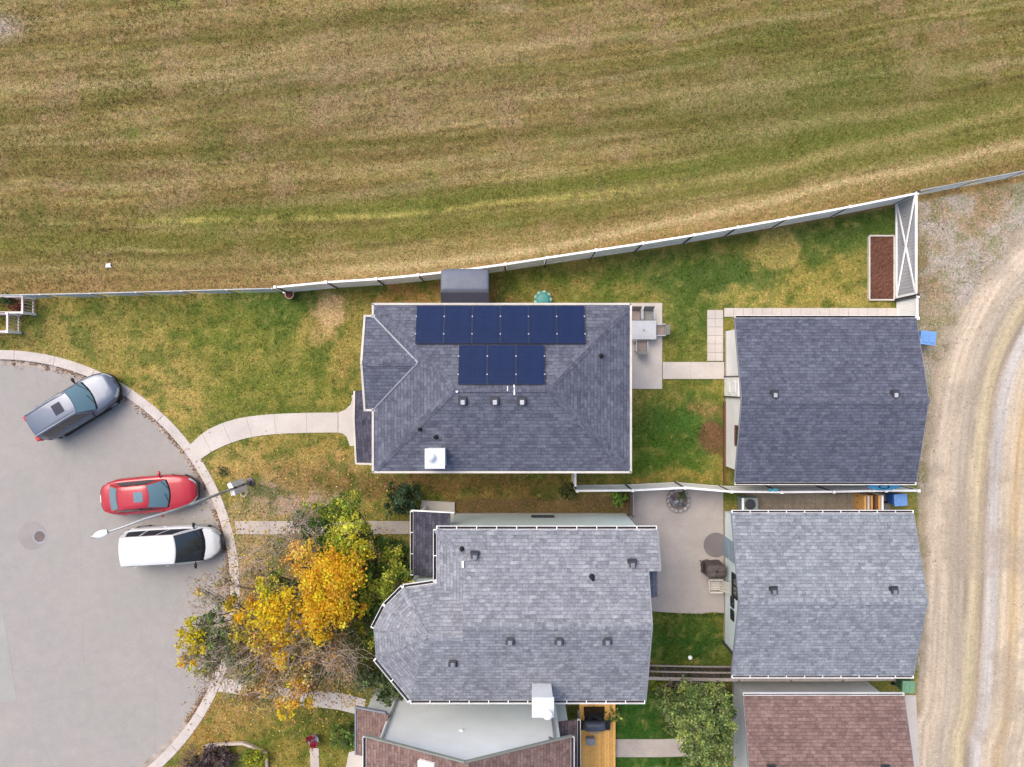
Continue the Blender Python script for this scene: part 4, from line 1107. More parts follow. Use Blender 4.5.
# timber fence between the two lower gardens
tf = thing('timber_fence', 'dark weathered timber fence between the patio garden and the leafy tree', 'fence', (5.1,-13.62,0))
pts = [(5.10,-13.60),(7.3,-13.66),(9.5,-13.70),(10.5,-13.70),(12.9,-13.70),(15.3,-13.70),(17.7,-13.66)]
for i in range(len(pts)-1):
    a = Vector((*pts[i],0)); b = Vector((*pts[i+1],0)); d = (b-a).normalized(); L = (b-a).length; n = int(L/.16); m = MB()
    for k in range(n):
        q = a+d*(L*(k+.5)/n)
        m.bar(q-d*.055+Vector((0,0,.78+random.uniform(-.02,.02))), q+d*.055+Vector((0,0,.78)), .02, 1.5)
    m.build('board_panel', worn('dark_boards', C(96,82,80), .9, .3, 8) if i == 0 else bpy.data.materials['dark_boards'], tf)
    m = MB(); nv = Vector((0,.05,0))
    if i == 0: worn('pale_rail', C(186,176,170), .85, .15, 8)
    for off, zz_, w_, h_ in ((nv,.95,.05,.09),(nv*0,1.62,.14,.05),(nv,.25,.05,.09)):
        m = MB(); m.bar(a+off+Vector((0,0,zz_)), b+off+Vector((0,0,zz_)), w_, h_); m.build('rail', bpy.data.materials['pale_rail'], tf)
for p in pts:
    m = MB(); m.bar((p[0],p[1]-.06,-.1),(p[0],p[1]-.06,1.66),.1,.1); m.build('post', M['wood_grey'], tf)
# small timber gate beside the pale blue house
wg = thing('garden_gate', 'narrow weathered timber gate between the pale blue house and the white fence', 'gate', (5.66,-5.1,0))
m = MB()
for k in range(7): m.bar((5.68,-5.12-k*.165,.6),(5.68,-5.25-k*.165,.6),.022,1.15)
m.build('board_panel', M['wood_grey'], wg)
worn('gate_rail', C(206,194,188), .8, .1, 8)
for z in (.25,1.05):
    m = MB(); m.bar((5.71,-5.08,z),(5.71,-6.26,z),.04,.09); m.build('rail', bpy.data.materials['gate_rail'], wg)
for y in (-5.06,-6.24):
    m = MB(); m.bar((5.69,y,0),(5.69,y,1.3),.09,.09); m.build('post', M['wood_grey'], wg)
# low timber board between lawn and garage
es = MB()
for k in range(4): es.bar((10.28,-.9-k*1.0,.0),(10.28,-1.88-k*1.0,.0),.06,.34)
es.build('edging', M['wood_brown']); tag(bpy.data.objects['edging'], 'low brown timber edging board along the white garage wall', 'edging')

# raised bed with mulch
def raised_bed(lab, x0, x1, y0, y1, h, wood, soil, group=None, wd=.06):
    t = thing('raised_bed', lab, 'garden bed', ((x0+x1)/2,(y0+y1)/2,0), 0, group)
    for a, b in (((x0,y0),(x1,y0)),((x0,y1),(x1,y1)),((x0,y0+wd*.52),(x0,y1-wd*.52)),((x1,y0+wd*.52),(x1,y1-wd*.52))):
        m = MB(); m.bar((*a,h/2),(*b,h/2),wd,h); m.build('edge_board', M[wood] if isinstance(wood,str) else wood, t)
    n = int((x1-x0)/.08); k = int((y1-y0)/.08)
    m = MB(); rr_ = random.Random(5)
    hs = {}
    def f(u, v):
        key = (round(u*n), round(v*k)); hs.setdefault(key, rr_.uniform(-.03,.03)); return (x0+(x1-x0)*u, y0+(y1-y0)*v, h*.72+hs[key])
    m.grid(f, n, k); m.build('soil', M[soil], t, smooth=False)
    return t
raised_bed('rectangular bed of reddish brown mulch beside the white gate', 17.30, 18.50, 4.05, 7.15, .14, 'cream', 'mulch', None, .07)
# white railings at the far left: two small railed beds
def railing(lab, x0, x1, y0, y1, h):
    t = thing('railing', lab, 'railing', ((x0+x1)/2,(y0+y1)/2,0), 0, 'white railings at the left edge')
    rw = worn('rail_white', C(240,226,226), .5, .05, 5) if 'rail_white' not in bpy.data.materials else bpy.data.materials['rail_white']
    for a, b in (((x0,y0),(x1,y0)),((x0,y1),(x1,y1)),((x1,y0),(x1,y1)),((x0,y0),(x0,y1))):
        m = MB(); m.bar((*a,h),(*b,h),.09,.06); L = math.hypot(b[0]-a[0], b[1]-a[1]); n = int(L/.13)
        for k in range(1,n): m.bar((a[0]+(b[0]-a[0])*k/n, a[1]+(b[1]-a[1])*k/n, .15),(a[0]+(b[0]-a[0])*k/n, a[1]+(b[1]-a[1])*k/n, h),.03,.03)
        m.bar((*a,.15),(*b,.15),.05,.06); m.build('rail', rw, t)
    for p in ((x1,y0),(x1,y1),(x0,y0),(x0,y1)):
        m = MB(); m.bar((*p,0),(*p,h+.06),.11,.11); m.build('corner_post', M['white'], t)
q0 = P(22.5,296.5,.9); q1 = P(22.5,312.5,.9); railing('larger white railing around the red-leaved plants at the left edge', -26.0, q0.x, q1.y, q0.y, .9)
q0 = P(7.5,314,.9); q1 = P(7.5,331.5,.9); railing('smaller white railing below the red-leaved plants at the left edge', -26.0, q0.x, q1.y, q1.y+.86, .9)

# white edging of the lower left flower bed
m = MB(); pp = [P(a,b,.15) for a, b in ((205,746),(222,744),(243,743),(251,746),(266,753),(268,775))]
for a, b in zip(pp[:-1], pp[1:]): m.bar(a, b, .11, .18)
tag(m.build('edging', worn('pale_edging', C(214,198,184), .85, .12, 8)), 'pale curved stone edging around the yellow-green shrub', 'edging')

# ---------------------------------------------------------------- shed, deck and small garden things
sh = thing('shed', 'small grey garden shed with a curved roof against the long white fence', 'shed', (-1.75,4.3,0))
x0, x1 = P(441,0,2.2).x, P(489,0,2.2).x
y0, yr, y1 = 3.55, P(0,292,2.35).y, P(0,268.5,2.1).y
m = MB()
def shroof(u, v):
    a = math.pi*(.0+v*.5); x = x0+(x1-x0)*u
    ed = .10*(abs(2*u-1)**8)
    return (x, yr+(y1-yr-.0)*math.sin(a)**.9 - ed*v, 2.02+.36*math.cos(a)**.8-ed*.4)
m.grid(shroof, 24, 10); ro = m.build('roof', worn('shed_roof', C(112,120,138), .5, .08, 6, .4), sh, smooth=True)
s_ = ro.modifiers.new('s','SOLIDIFY'); s_.thickness = .05; s_.offset = -1
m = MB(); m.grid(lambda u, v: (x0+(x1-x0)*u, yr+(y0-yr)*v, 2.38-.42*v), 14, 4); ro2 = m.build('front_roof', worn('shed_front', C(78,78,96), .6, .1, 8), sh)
s_ = ro2.modifiers.new('s','SOLIDIFY'); s_.thickness = .05
m = MB(); m.bar((x0,yr,2.39),(x1,yr,2.39),.05,.04)
for k in range(1,4): m.bar((x0+(x1-x0)*k/4,yr-.02,2.40),(x0+(x1-x0)*k/4,y0,1.985),.03,.03)
m.build('ridge_trim', M['metal_dark'], ro2)
m = MB(); m.box((x0+.1,y0+.1,0),(x1-.1,y1-.1,2.0)); m.build('wall', worn('shed_wall', C(150,150,156), .6, .08, 7), sh)
m = MB(); m.box((x0+.5,y0+.06,.05),(-1.76,y0+.1,1.85)); m.build('door', M['metal_dark'], sh); m = MB(); m.box((-1.74,y0+.06,.05),(x1-.5,y0+.1,1.85)); m.build('door', M['metal_dark'], sh)

# turtle-like teal sandbox lid
c = P(543,299.5,.35); sb = thing('sandbox', 'round teal plastic sandbox with a pale scalloped lid beside the panelled house', 'sandbox', (c.x,c.y,0))
m = MB(); m.lathe((0,0,0), [(.36,0),(.42,.05),(.43,.26),(.40,.30)], 26); m.build('basin', M['teal'], sb, rel=False)
m = MB()
for k in range(9):
    t_ = 2*math.pi*k/9; m.lathe((.36*math.cos(t_),.36*math.sin(t_),.27), [(.10,0),(.105,.05),(.06,.10),(.01,.11)], 10)
m.build('lid_rim', worn('pale_mint', C(168,206,180), .5, .08, 5), sb, rel=False, smooth=True)
m = MB(); m.lathe((0,0,.30), [(.36,0),(.33,.09),(.22,.15),(.05,.18)], 20); m.build('lid', M['teal'], sb, rel=False, smooth=True)

# pink pot by the end of the vinyl fence
c = P(289.5,294.5,.3); pt = thing('flower_pot', 'small terracotta pink pot below the left end of the white fence', 'flower pot', (c.x,c.y,0))
m = MB(); m.lathe((0,0,0), [(.13,0),(.19,.28),(.22,.29),(.22,.35),(.18,.35),(.17,.28)], 18); m.build('pot', worn('pink_terracotta', C(214,170,160), .8, .1, 8), pt, rel=False)
m = MB(); m.lathe((0,0,.27), [(.17,0),(.17,.02)], 14); m.build('soil', M['mulch'], pt, rel=False)
m = MB(); m.bar((-.33,.12,.2),(.2,.17,.2),.12,.16); m.build('trough', M['white'], pt, rel=False)
# litter
c = P(108.5,265.5,.02); m = MB(); m.grid(lambda u,v: (c.x+u*.24-.12, c.y+v*.2-.1, .05+.05*math.sin(u*5)*math.cos(v*4)), 6, 6)
o = m.build('paper_sheet', M['white']); s_ = o.modifiers.new('s','SOLIDIFY'); s_.thickness = .004; tag(o, 'crumpled white paper lying in the field above the chain link fence', 'litter')

# patio dining set
c = P(646.5,330,.74); tb = thing('patio_table', 'pale grey rectangular patio table on the small patio', 'table', (c.x-.15,c.y,0))
m = MB(); m.box((-.62,-.45,.70),(.62,.45,.74)); m.build('tabletop', worn('table_top', C(206,208,214), .35, .06, 5, .4), tb, rel=False, bevel=.02)
m = MB(); m.lathe((0,0,.741), [(.04,0),(.05,.05),(.02,.06)], 12); m.build('parasol_ring', M['ventgrey'], tb, rel=False)
for sx in (-1,1):
    for sy in (-1,1):
        m = MB(); m.bar((sx*.55,sy*.38,0),(sx*.55,sy*.38,.7),.05,.05); m.build('leg', M['metal'], tb, rel=False)
M['cush'] = worn('taupe_cushion', C(160,146,142), .9, .14, 12); M['cush2'] = worn('grey_sling', C(150,150,148), .9, .14, 12)
def patio_chair(lab, px, py, rz, back='cush2', seat='cush'):
    c = P(px,py,.45); t = thing('patio_chair', lab, 'chair', (c.x,c.y,0), rz, 'chairs around the patio table')
    m = MB(); m.box((-.24,-.24,.40),(.24,.24,.45)); m.build('seat', M[seat], t, rel=False, bevel=.02)
    m = MB(); m.grid(lambda u,v: (-.24+.48*u, .22+.16*v, .46+.44*v), 6, 4); o = m.build('backrest', M[back], t, rel=False)
    o.modifiers.new('s','SOLIDIFY').thickness = .035
    for sx in (-1,1):
        m = MB(); m.bar((sx*.27,-.20,.62),(sx*.27,.26,.62),.05,.03); m.build('armrest', M['metal'], t, rel=False)
        for sy in (-1,1):
            m = MB(); m.bar((sx*.27,sy*.21,0),(sx*.27,sy*.21,.61),.03,.03); m.build('leg', M['metal'], t, rel=False)
patio_chair('patio chair above the table, next to the house roof edge', 635.5, 315.5, 0, 'cush', 'cush')
patio_chair('grey patio chair above the table, away from the house', 648, 315.5, 0, 'cush2', 'cush2')
patio_chair('taupe patio chair at the right end of the table, over the lawn edge', 659.5, 330, R(-90))
patio_chair('grey patio chair below the pale table', 641.5, 346.5, R(180), 'cush2', 'cush')

# patio of the pale blue house
c = P(679,501,.3); fp = thing('planter', 'round stone-ringed planter with silvery foliage on the concrete patio', 'planter', (c.x,c.y,0))
for k in range(14):
    t_ = 2*math.pi*k/14; Mx = Matrix.Rotation(t_,4,'Z') @ Matrix.Translation((.50,0,.16))
    m = MB(); m.box((-.07,-.10,-.12),(.07,.10,.10),0,Mx); m.build('ring_stone', M['stone'], fp, rel=False, bevel=.02)
m = MB(); m.lathe((0,0,.05), [(.44,0),(.44,.1),(.01,.13)], 20); m.build('soil', worn('dark_soil', C(132,124,116), .95, .3, 16), fp, rel=False)
c = P(716,545,.05); m = MB(); m.lathe((c.x,c.y,.041), [(.60,0),(.60,.012),(.57,.016),(.01,.016)], 40)  # thin dark grey disc laid flat on the patio slab
tag(m.build('grey_disc', worn('disc_grey', C(138,132,134), .95, .1, 20)), 'round dark grey disc lying flat on the patio against the pale blue garage wall', 'mat')
c = P(714,569,.55); gr = thing('barbecue', 'barbecue under a wrinkled dark brown cover against the pale blue garage wall', 'barbecue', (c.x,c.y,0))
m = MB(); rr_ = random.Random(3)
def cov(u, v):
    t_ = 2*math.pi*u; r = 1+.05*math.sin(t_*7)*(1-v)+.03*math.sin(t_*13+2)
    sx, sy = .50, .32
    ct, st = math.cos(t_), math.sin(t_)
    q = (abs(ct)**5+abs(st)**5)**(-1/5); k = 1-.12*v if v < .85 else 1-.12*v-(v-.85)*5.0
    return (sx*ct*q*k*r, sy*st*q*k*r, .06+1.0*min(v/.85,1)+.03*math.sin(u*30)*.5*(v>.8))
m.grid(cov, 48, 12); m.build('cover', worn('brown_cover', C(98,88,86), .7, .22, 9, .4, bmp=.5), gr, rel=False, smooth=True)
m = MB(); m.bar((-.60,.16,.86),(-.52,.16,.86),.5,.03); m.bar((-.56,.3,.1),(-.56,.3,.86),.03,.03); m.build('side_shelf', M['black'], gr, rel=False)
c = P(715,585,.4); ch = thing('garden_chair', 'cream plastic garden chair below the covered barbecue', 'chair', (c.x,c.y,0), R(-90))
M['cream_plastic'] = worn('cream_plastic', C(228,222,212), .5, .05, 6)
m = MB()
for k in range(6): m.box((-.25+k*.085,-.24,.38-.0),(-.25+k*.085+.07,.24,.41))
m.build('seat', M['cream_plastic'], ch, rel=False)
m = MB()
for k in range(5): m.bar((-.22+k*.11,.25,.40),(-.22+k*.11,.52,.98),.09,.02)
m.bar((-.27,.50,.93),(.27,.50,.93),.03,.07); m.build('backrest', M['cream_plastic'], ch, rel=False, bevel=.008)
for sx in (-1,1):
    m = MB(); m.bar((sx*.30,-.30,.60),(sx*.30,.34,.62),.09,.03); m.build('armrest', M['cream_plastic'], ch, rel=False, bevel=.01)
    for sy in (-.25,.25):
        m = MB(); m.bar((sx*.30,sy,0),(sx*.30,sy,.59),.06,.05); m.build('leg', M['cream_plastic'], ch, rel=False)
m = MB(); m.bar((-.30,-.33,.58),(.30,-.33,.58),.05,.03); m.build('front_rail', M['cream_plastic'], ch, rel=False)
c = P(690,657.5,.1); m = MB()
prof = [(.11*math.sin(math.pi*k/10)+.001, .11-.11*math.cos(math.pi*k/10)) for k in range(11)]
m.lathe((c.x,c.y,.01), prof, 18); tag(m.build('ball', M['white'], smooth=True), 'white ball on the dark green lawn above the timber fence', 'ball')

# air conditioner between the garages
c = P(750.5,504.5,.75); ac = thing('hot_tub_pump', '', '', (c.x,c.y,0)); ac.name = 'air_conditioner'; tag(ac, 'grey-green air conditioner at the upper left corner of the silver-roofed garage', 'air conditioner')
m = MB(); m.box((-.40,-.30,0),(.40,.30,.70)); m.build('casing', worn('ac_case', C(150,164,164), .5, .08, 7), ac, rel=False, bevel=.05)
m = MB(); m.lathe((0,0,.705), [(.26,0),(.26,.02),(.22,.025),(.03,.03)], 24); m.build('fan_grille', M['metal_dark'], ac, rel=False)
m = MB(); m.box((-.40,-.30,.70),(-.30,.30,.73)); m.build('top_trim', M['white'], ac, rel=False)

# kayak hung along the dark garage
ky = thing('kayak', 'light blue kayak between the dark garage eave and the white fence', 'kayak', (P(879,0,1.55).x,-4.72,0))
m = MB(); Lk = 1.6
def hull(u, v):
    x = (u-.5)*Lk; w = .18*(1-abs(2*u-1)**2.4)+.004; t_ = 2*math.pi*v
    return (x, w*math.cos(t_), 1.90+.10*math.sin(t_)*(.3+.7*(1-abs(2*u-1)**2))+.08*abs(2*u-1)**3)
m.grid(hull, 26, 14); m.build('hull', worn('kayak_blue', C(84,176,222), .35, .05, 5, .5), ky, rel=False, smooth=True)
m = MB(); m.lathe((0,0,0), [(.20,1.985),(.2,2.005),(.15,2.01),(.14,1.99)], 18, M=Matrix.Diagonal((1.3,.5,1,1))); m.build('cockpit', M['black'], ky, rel=False)
for x in (-.45,.45):
    m = MB(); m.bar((x,-.22,1.78),(x,.62,1.78),.04,.04); m.build('wall_hook', M['metal'], ky, rel=False)
c = P(772,489.5,1.7); m = MB(); m.grid(lambda u,v: (c.x-.2+.4*u, -4.83-.22*v, 1.86-.25*v*v+.03*math.sin(u*9)), 8, 6)
o = m.build('towel', M['teal'] if False else worn('aqua_cloth', C(92,190,214), .8, .1, 9)); o.modifiers.new('s','SOLIDIFY').thickness = .012
tag(o, 'small aqua cloth hung over the white fence behind the dark garage', 'cloth')

# bins
def bin_(lab, px, py, z, rz, body, lid, open_=False, w=.30, d=.34, h=.98):
    c = P(px,py,z); t = thing('wheelie_bin', lab, 'bin', (c.x,c.y,0), rz, 'bins along the back lane')
    m = MB(); m.v = []; a = .78
    for zz, k in ((.06,a),(h,1.0)):
        for sx, sy in ((-1,-1),(1,-1),(1,1),(-1,1)): m.v.append((sx*w*k, sy*d*k, zz))
    m.f = [[3,2,1,0],[4,5,6,7],[0,1,5,4],[1,2,6,5],[2,3,7,6],[3,0,4,7]]; m.m = [0]*6
    m.build('body', M[body], t, rel=False, bevel=.03)
    m = MB(); m.box((-w*1.08,-d*1.1,h),(w*1.08,d*1.08,h+.05)); m.box((-w*.72,-d*.80,h+.05),(w*.72,-d*.15,h+.085)); m.box((-w*.72,.0,h+.05),(w*.72,d*.7,h+.075)); m.build('lid', M[lid], t, rel=False, bevel=.045)
    for sx in (-1,1):
        m = MB(); m.lathe((sx*w*.9,d*.85,.11), [(.11,-.03),(.11,.03)], 16, M=Matrix.Rotation(R(90),4,'Y')); m.build('wheel', M['rubber'], t, rel=False)
    m = MB(); m.bar((-w*.8,d*1.16,h-.04),(w*.8,d*1.16,h-.04),.04,.04); m.build('handle', M[body], t, rel=False)
bin_('light blue bin on the gravel at the right side of the dark garage', 928, 338, 1.0, R(84), 'bluebody', 'bluebin')
bin_('light blue bin at the lane end between the dark and the silver garage', 900.5, 500, 1.0, R(94), 'bluebody', 'bluebin', w=.26, d=.28)
bin_('pale green bin at the lower right corner of the silver garage', 908.5, 687, 1.0, R(88), 'greenbody', 'greenbin', w=.26, d=.27)
# pallets on edge
pl_ = thing('pallet', 'upright orange and white wooden pallets beside the blue bin between the garages', 'pallet', (17.1,-5.75,0))
for k, mm in enumerate(('wood_new','cream','wood_new','wood_brown','wood_new','white')):
    m = MB(); m.box((16.62+k*.17,-6.15,.02),(16.62+k*.17+.09,-5.30,.98-.03*(k%3))); m.build('board', M[mm], pl_)
m = MB()
for y in (-6.05,-5.72,-5.4): m.bar((16.60,y,.35),(17.60,y,.35),.06,.09)
m.build('bearer', M['wood_brown'], pl_)

# deck and barbecue of the brown-roofed house
dk = thing('deck', 'orange cedar deck beside the brown-roofed house', 'deck', (4.1,-17.3,0))
m = MB(); n = 13; dx0, dx1 = 3.22, 4.95
for k in range(n):
    a = dx0+(dx1-dx0)*k/n; m.box((a+.004,-21.0,.50),(a+(dx1-dx0)/n-.004,-14.9,.54+.003*(k%2)))
m.build('boards', M['deck'], dk); m = MB(); m.box((dx0+.05,-20.9,0),(dx1-.05,-15.0,.5)); m.build('skirt', M['wood_brown'], dk)
m = MB(); m.bar((3.17,-21,.58),(3.17,-15.6,.58),.07,.07); m.build('edge_rail', M['ventgrey'], dk)
c = P(594.5,725,1.1); bb = thing('barbecue', 'black gas barbecue standing on the orange deck', 'barbecue', (c.x,c.y,.55))
m = MB()
def lid(u, v):
    a = math.pi*v; e = abs(2*u-1)**6
    return (-.48+.96*u, .24*math.cos(a)*(1-.12*e), .62+.26*math.sin(a)**.8*(1-.25*e))
m.grid(lid, 16, 12); m.build('lid', worn('bbq_lid', C(84,92,108), .4, .08, 7, .5), bb, rel=False, smooth=True)
m = MB(); m.box((-.48,-.25,.48),(.48,.25,.63)); m.box((-.42,-.2,.1),(.42,.2,.48)); m.build('firebox', M['black'], bb, rel=False, bevel=.02)
for s in (-1,1):
    m = MB(); m.box((s*.50 if s > 0 else -.74,-.22,.55),(.74 if s > 0 else -.50,.22,.59)); m.build('side_shelf', M['black'], bb, rel=False)
for sx in (-1,1):
    for sy in (-1,1):
        m = MB(); m.bar((sx*.4,sy*.18,0),(sx*.4,sy*.18,.15),.05,.05); m.build('leg', M['black'], bb, rel=False)
m = MB(); m.bar((-.22,-.34,.66),(.22,-.34,.66),.035,.035)
for x in (-.2,.2): m.bar((x,-.34,.66),(x,-.22,.66),.025,.025)
m.build('handle', M['metal'], bb, rel=False)
c = P(590,739,.6); m = MB(); Mx = Matrix.Translation((c.x,c.y,.545))
m.box((-.2,-.14,0),(.2,.14,.32),0,Mx); m.box((-.22,-.16,.32),(.22,.16,.35),0,Mx); tag(m.build('storage_box', M['ventgrey'], bevel=.02), 'small pale grey box on the deck in front of the black barbecue', 'box')
# black crumpled heap behind the barbecue
c = P(595,714.5,.9); m = MB(); rr_ = random.Random(9)
m.grid(lambda u, v: (c.x-.5+u*1.0, c.y-.2+v*.42, .56+(.75+.12*math.sin(u*11)+.08*math.sin(v*9+u*5))*(1-abs(2*u-1)**5)*(1-abs(2*v-1)**6)), 20, 12)
o = m.build('black_heap', M['black'], smooth=True); o.modifiers.new('s','SOLIDIFY').thickness = .02
tag(o, 'crumpled black heap behind the barbecue on the deck', 'cover')

# ---------------------------------------------------------------- street lamp
c = P(250.5,482,0); lp = thing('street_lamp', 'tall street lamp whose arm reaches between the red car and the white van', 'street lamp', (c.x,c.y,0))
m = MB(); m.lathe((0,0,0), [(.20,-.1),(.20,.10),(.18,.13),(.05,.15)], 24); m.build('footing', worn('footing', C(158,142,156), .9, .15, 9), lp, rel=False)
m = MB(); m.lathe((0,0,.15), [(.16,0),(.16,.03),(.10,.05)], 16)
for k in range(4): m.lathe((.13*math.cos(k*1.57+.78),.13*math.sin(k*1.57+.78),.18), [(.02,0),(.02,.07)], 8)
m.build('base_plate', M['metal_dark'], lp, rel=False)
top = Vector((P(176,511.5,7.6).x-c.x, P(176,511.5,7.6).y-c.y, 7.6)); top.x *= .35; top.y *= .35
Hd = P(104,533,8.35)-c; Hd.z = 8.35
pts = [Vector((0,0,.15)), Vector((0,0,3.5)), Vector((0,0,6.6)), Vector((-.10,-.03,7.15)), Vector((-.42,-.11,7.62)), Vector((-1.0,-.27,7.98)), Vector((Hd.x*.75,Hd.y*.75,8.22)), Vector((Hd.x,Hd.y,8.33))]
m = MB(); m.tube(pts[:3], [.072,.06,.055], 14); m.build('pole', M['metal'], lp, rel=False, smooth=True)
P2 = cr(np.array([tuple(p) for p in pts[2:]]), np.linspace(0, 5, 26))
m = MB(); m.tube([tuple(p) for p in P2], list(np.linspace(.058,.036,26)), 14); m.build('arm', M['metal'], lp, rel=False, smooth=True)
dd = Vector((Hd.x,Hd.y,0)).normalized(); ang = math.atan2(dd.y, dd.x)
m = MB()
def head(u, v):
    x = u*.62; w = .14*(math.sin(math.pi*min(1,u*1.0+.08))**.45 if u < .98 else .3); t_ = 2*math.pi*v
    q = Vector((x, w*math.cos(t_), .055*math.sin(t_)*(1 if math.sin(t_) > 0 else .6)))
    return Matrix.Translation((Hd.x-dd.x*.15,Hd.y-dd.y*.15,8.35)) @ Matrix.Rotation(ang,4,'Z') @ q
m.grid(head, 14, 14); m.build('lamp_head', M['ventgrey'] if False else worn('lamp_head_grey', C(226,228,232,1.2), .4, .05, 6), lp, rel=False, smooth=True)
m = MB(); q = Matrix.Translation((Hd.x+dd.x*.25,Hd.y+dd.y*.25,8.33)) @ Matrix.Rotation(ang,4,'Z'); m.box((-.18,-.09,-.05),(.18,.09,-.03),0,q); m.build('lens', M['glass'], lp, rel=False)
# boards strapped round the pole
nb = thing('notice_board', 'white weathered boards strapped round the lower street lamp pole', 'notice board', (c.x,c.y,0))
an = math.atan2(-c.y, -c.x)
for sgn, mm in ((1,C(250,248,246,1.05)),(-1,C(244,238,250,1.05))):
    m = MB(); q = Matrix.Rotation(an+math.pi/2,4,'Z') @ Matrix.Translation((sgn*.17,0,0)) @ Matrix.Rotation(R(8*sgn),4,'Z')
    m.box((-.13,-.10,.9),(.13,-.075,2.35),0,q); m.box((-.13,.075,.9),(.13,.10,2.30),0,q); m.box((-.13,-.0749,2.2),(.13,.0749,2.25),0,q)
    m.build('board', worn('board_white', mm, .5, .06, 6), nb, rel=False)
m = MB()
for z in (1.1,2.0): m.lathe((0,0,z), [(.125,0),(.125,.03)], 14)
m.build('strap', M['metal_dark'], nb, rel=False)
c2 = P(244,493,.1); m = MB(); m.tube([(c2.x+.17*math.cos(t_),c2.y+.15*math.sin(t_),.04+.01*k) for k, t_ in enumerate(np.linspace(0,9,26))], .022, 6)
tag(m.build('hose_coil', worn('pale_hose', C(206,196,192), .6, .08, 8)), 'pale coiled hose on the grass at the foot of the street lamp', 'hose')
# ---------------------------------------------------------------- vehicles
def car(name, lab, cat, c, heading, L, W, paint_, belt, roof, wb, wt, rt, rb, wbelt, wroof, zb=.30, glass='cglass', sunroof=None, rails=False, clad=False, front_p=3.0, rear_p=5.5, ground=-.11, boxy=False, tailcol='tail', hub='metal'):
    """local +x is the front. belt: function x->z of the shoulder line. wb/wt windscreen base/top x, rt/rb rear glass top/base x"""
    t = thing(name, lab, cat, (c[0],c[1],ground), heading)
    B = lambda m, nm, mt, par=t, **kw: m.build(nm, mt, par, rel=False, **kw)
    def hw(x):
        u = 2*x/L; p = front_p if u > 0 else rear_p
        return W/2*max(1-abs(u)**p*1.0, 0)**(1/2.6 if u > 0 else 1/3.2)
    nst = 36; xsn = [-L/2*math.cos(math.pi*i/nst) for i in range(nst+1)]
    def sect(x):
        w = max(hw(x), .02); zt = belt(x); e = 1-abs(2*x/L)**10
        fl = min(1, .25+.75*e)
        return [(x*.985, 0, zb-.04), (x*.985, w*.80, zb-.04), (x*.995, w*.97, zb+.06), (x, w*1.0, zb+.25), (x, w*1.0, zb+(zt-zb)*.62), (x*.998, w*.975, zb+(zt-zb)*.82), (x*.992, w*.93, zt-.045), (x*.98, w*.86, zt-.01), (x*.97, w*.55, zt+.018), (x*.968, 0, zt+.03)]
    m = MB(); rows = []
    for x in xsn:
        s = sect(x); ring = s + [(a,-b,c_) for a, b, c_ in s[-2:0:-1]]
        rows.append([m.vert(p) for p in ring])
    n = len(rows[0])
    for i in range(len(rows)-1):
        for k in range(n):
            a, b = rows[i][k], rows[i][(k+1)%n]; c_, d = rows[i+1][(k+1)%n], rows[i+1][k]
            m.f.append([a,d,c_,b]); m.m.append(0)
    m.f.append(rows[0]); m.m.append(0); m.f.append(rows[-1][::-1]); m.m.append(0)
    body = B(m, 'body', M[paint_], smooth=True)
    # greenhouse patches
    zr = roof
    bul_f, bul_r = .13, .07
    def bot(x, y, wmax, bulge): return Vector((x+bulge*(1-(y/wmax)**2), y, belt(x)+.0))
    wb_, wr_ = wbelt/2, wroof/2
    def wind(u, v): y0_ = (u-.5)*2; a = Vector((wb+bul_f*1.3*(1-y0_*y0_), y0_*wb_*.95, belt(wb+.1)-.02)); b = Vector((wt+bul_f*.8*(1-y0_*y0_), y0_*wr_*.96, zr+.02*(1-y0_*y0_)-.03)); return a.lerp(b, v)+Vector((0,0,.03*math.sin(math.pi*v)))
    def rear(u, v): y0_ = -(u-.5)*2; a = Vector((rb-bul_r*(1-y0_*y0_), y0_*wb_*.93, belt(rb)-.02)); b = Vector((rt-bul_r*(1-y0_*y0_), y0_*wr_*.95, zr+.02*(1-y0_*y0_)-.03)); return a.lerp(b, v)+Vector((0,0,.02*math.sin(math.pi*v)))
    def roofp(u, v):
        y0_ = (v-.5)*2; xa = rt-bul_r*(1-y0_*y0_); xb = wt+bul_f*.8*(1-y0_*y0_); x = xa+(xb-xa)*u
        return Vector((x, y0_*wr_*.96, zr+.02*(1-y0_*y0_)+.035*math.sin(math.pi*u)-.03+(.03 if 0 < v < 1 else 0)*(1-abs(2*u-1)**6)))
    def sidep(sg):
        def f(u, v):
            xa = rb+(rt-rb)*v; xb = wb+(wt-wb)*v; x = xa+(xb-xa)*u
            yb = min(wb_, hw(xa+(xb-xa)*u)*.95)*(.93+.07*math.sin(math.pi*u)**.4); yt = wr_*.96
            zb_ = belt(rb+(wb-rb)*u)-.02
            return Vector((x, sg*(yb+(yt-yb)*v+.02*math.sin(math.pi*v)), zb_+(zr+.035*math.sin(math.pi*u)-.03-zb_)*v))
        return f
    m = MB()
    m.grid(wind, 12, 8); m.grid(rear, 12, 8); m.grid(roofp, 14, 12); sl, sr = sidep(1), sidep(-1); m.grid(lambda u,v: sl(1-u,v), 14, 6); m.grid(sr, 14, 6)
    B(m, 'roof', M[paint_], smooth=True)
    def inset(f, u0, u1, v0, v1, off, nu=12, nv=8):
        def g(u, v):
            U_, V_ = u0+(u1-u0)*u, v0+(v1-v0)*v; p = f(U_, V_); e = .01
            du = f(min(U_+e,1),V_)-f(max(U_-e,0),V_); dv = f(U_,min(V_+e,1))-f(U_,max(V_-e,0)); n_ = du.cross(dv).normalized()
            if (p-Vector((0,0,.8))).dot(n_) < 0: n_ = -n_
            return p+n_*off
        mm = MB(); mm.grid(g, nu, nv); return mm
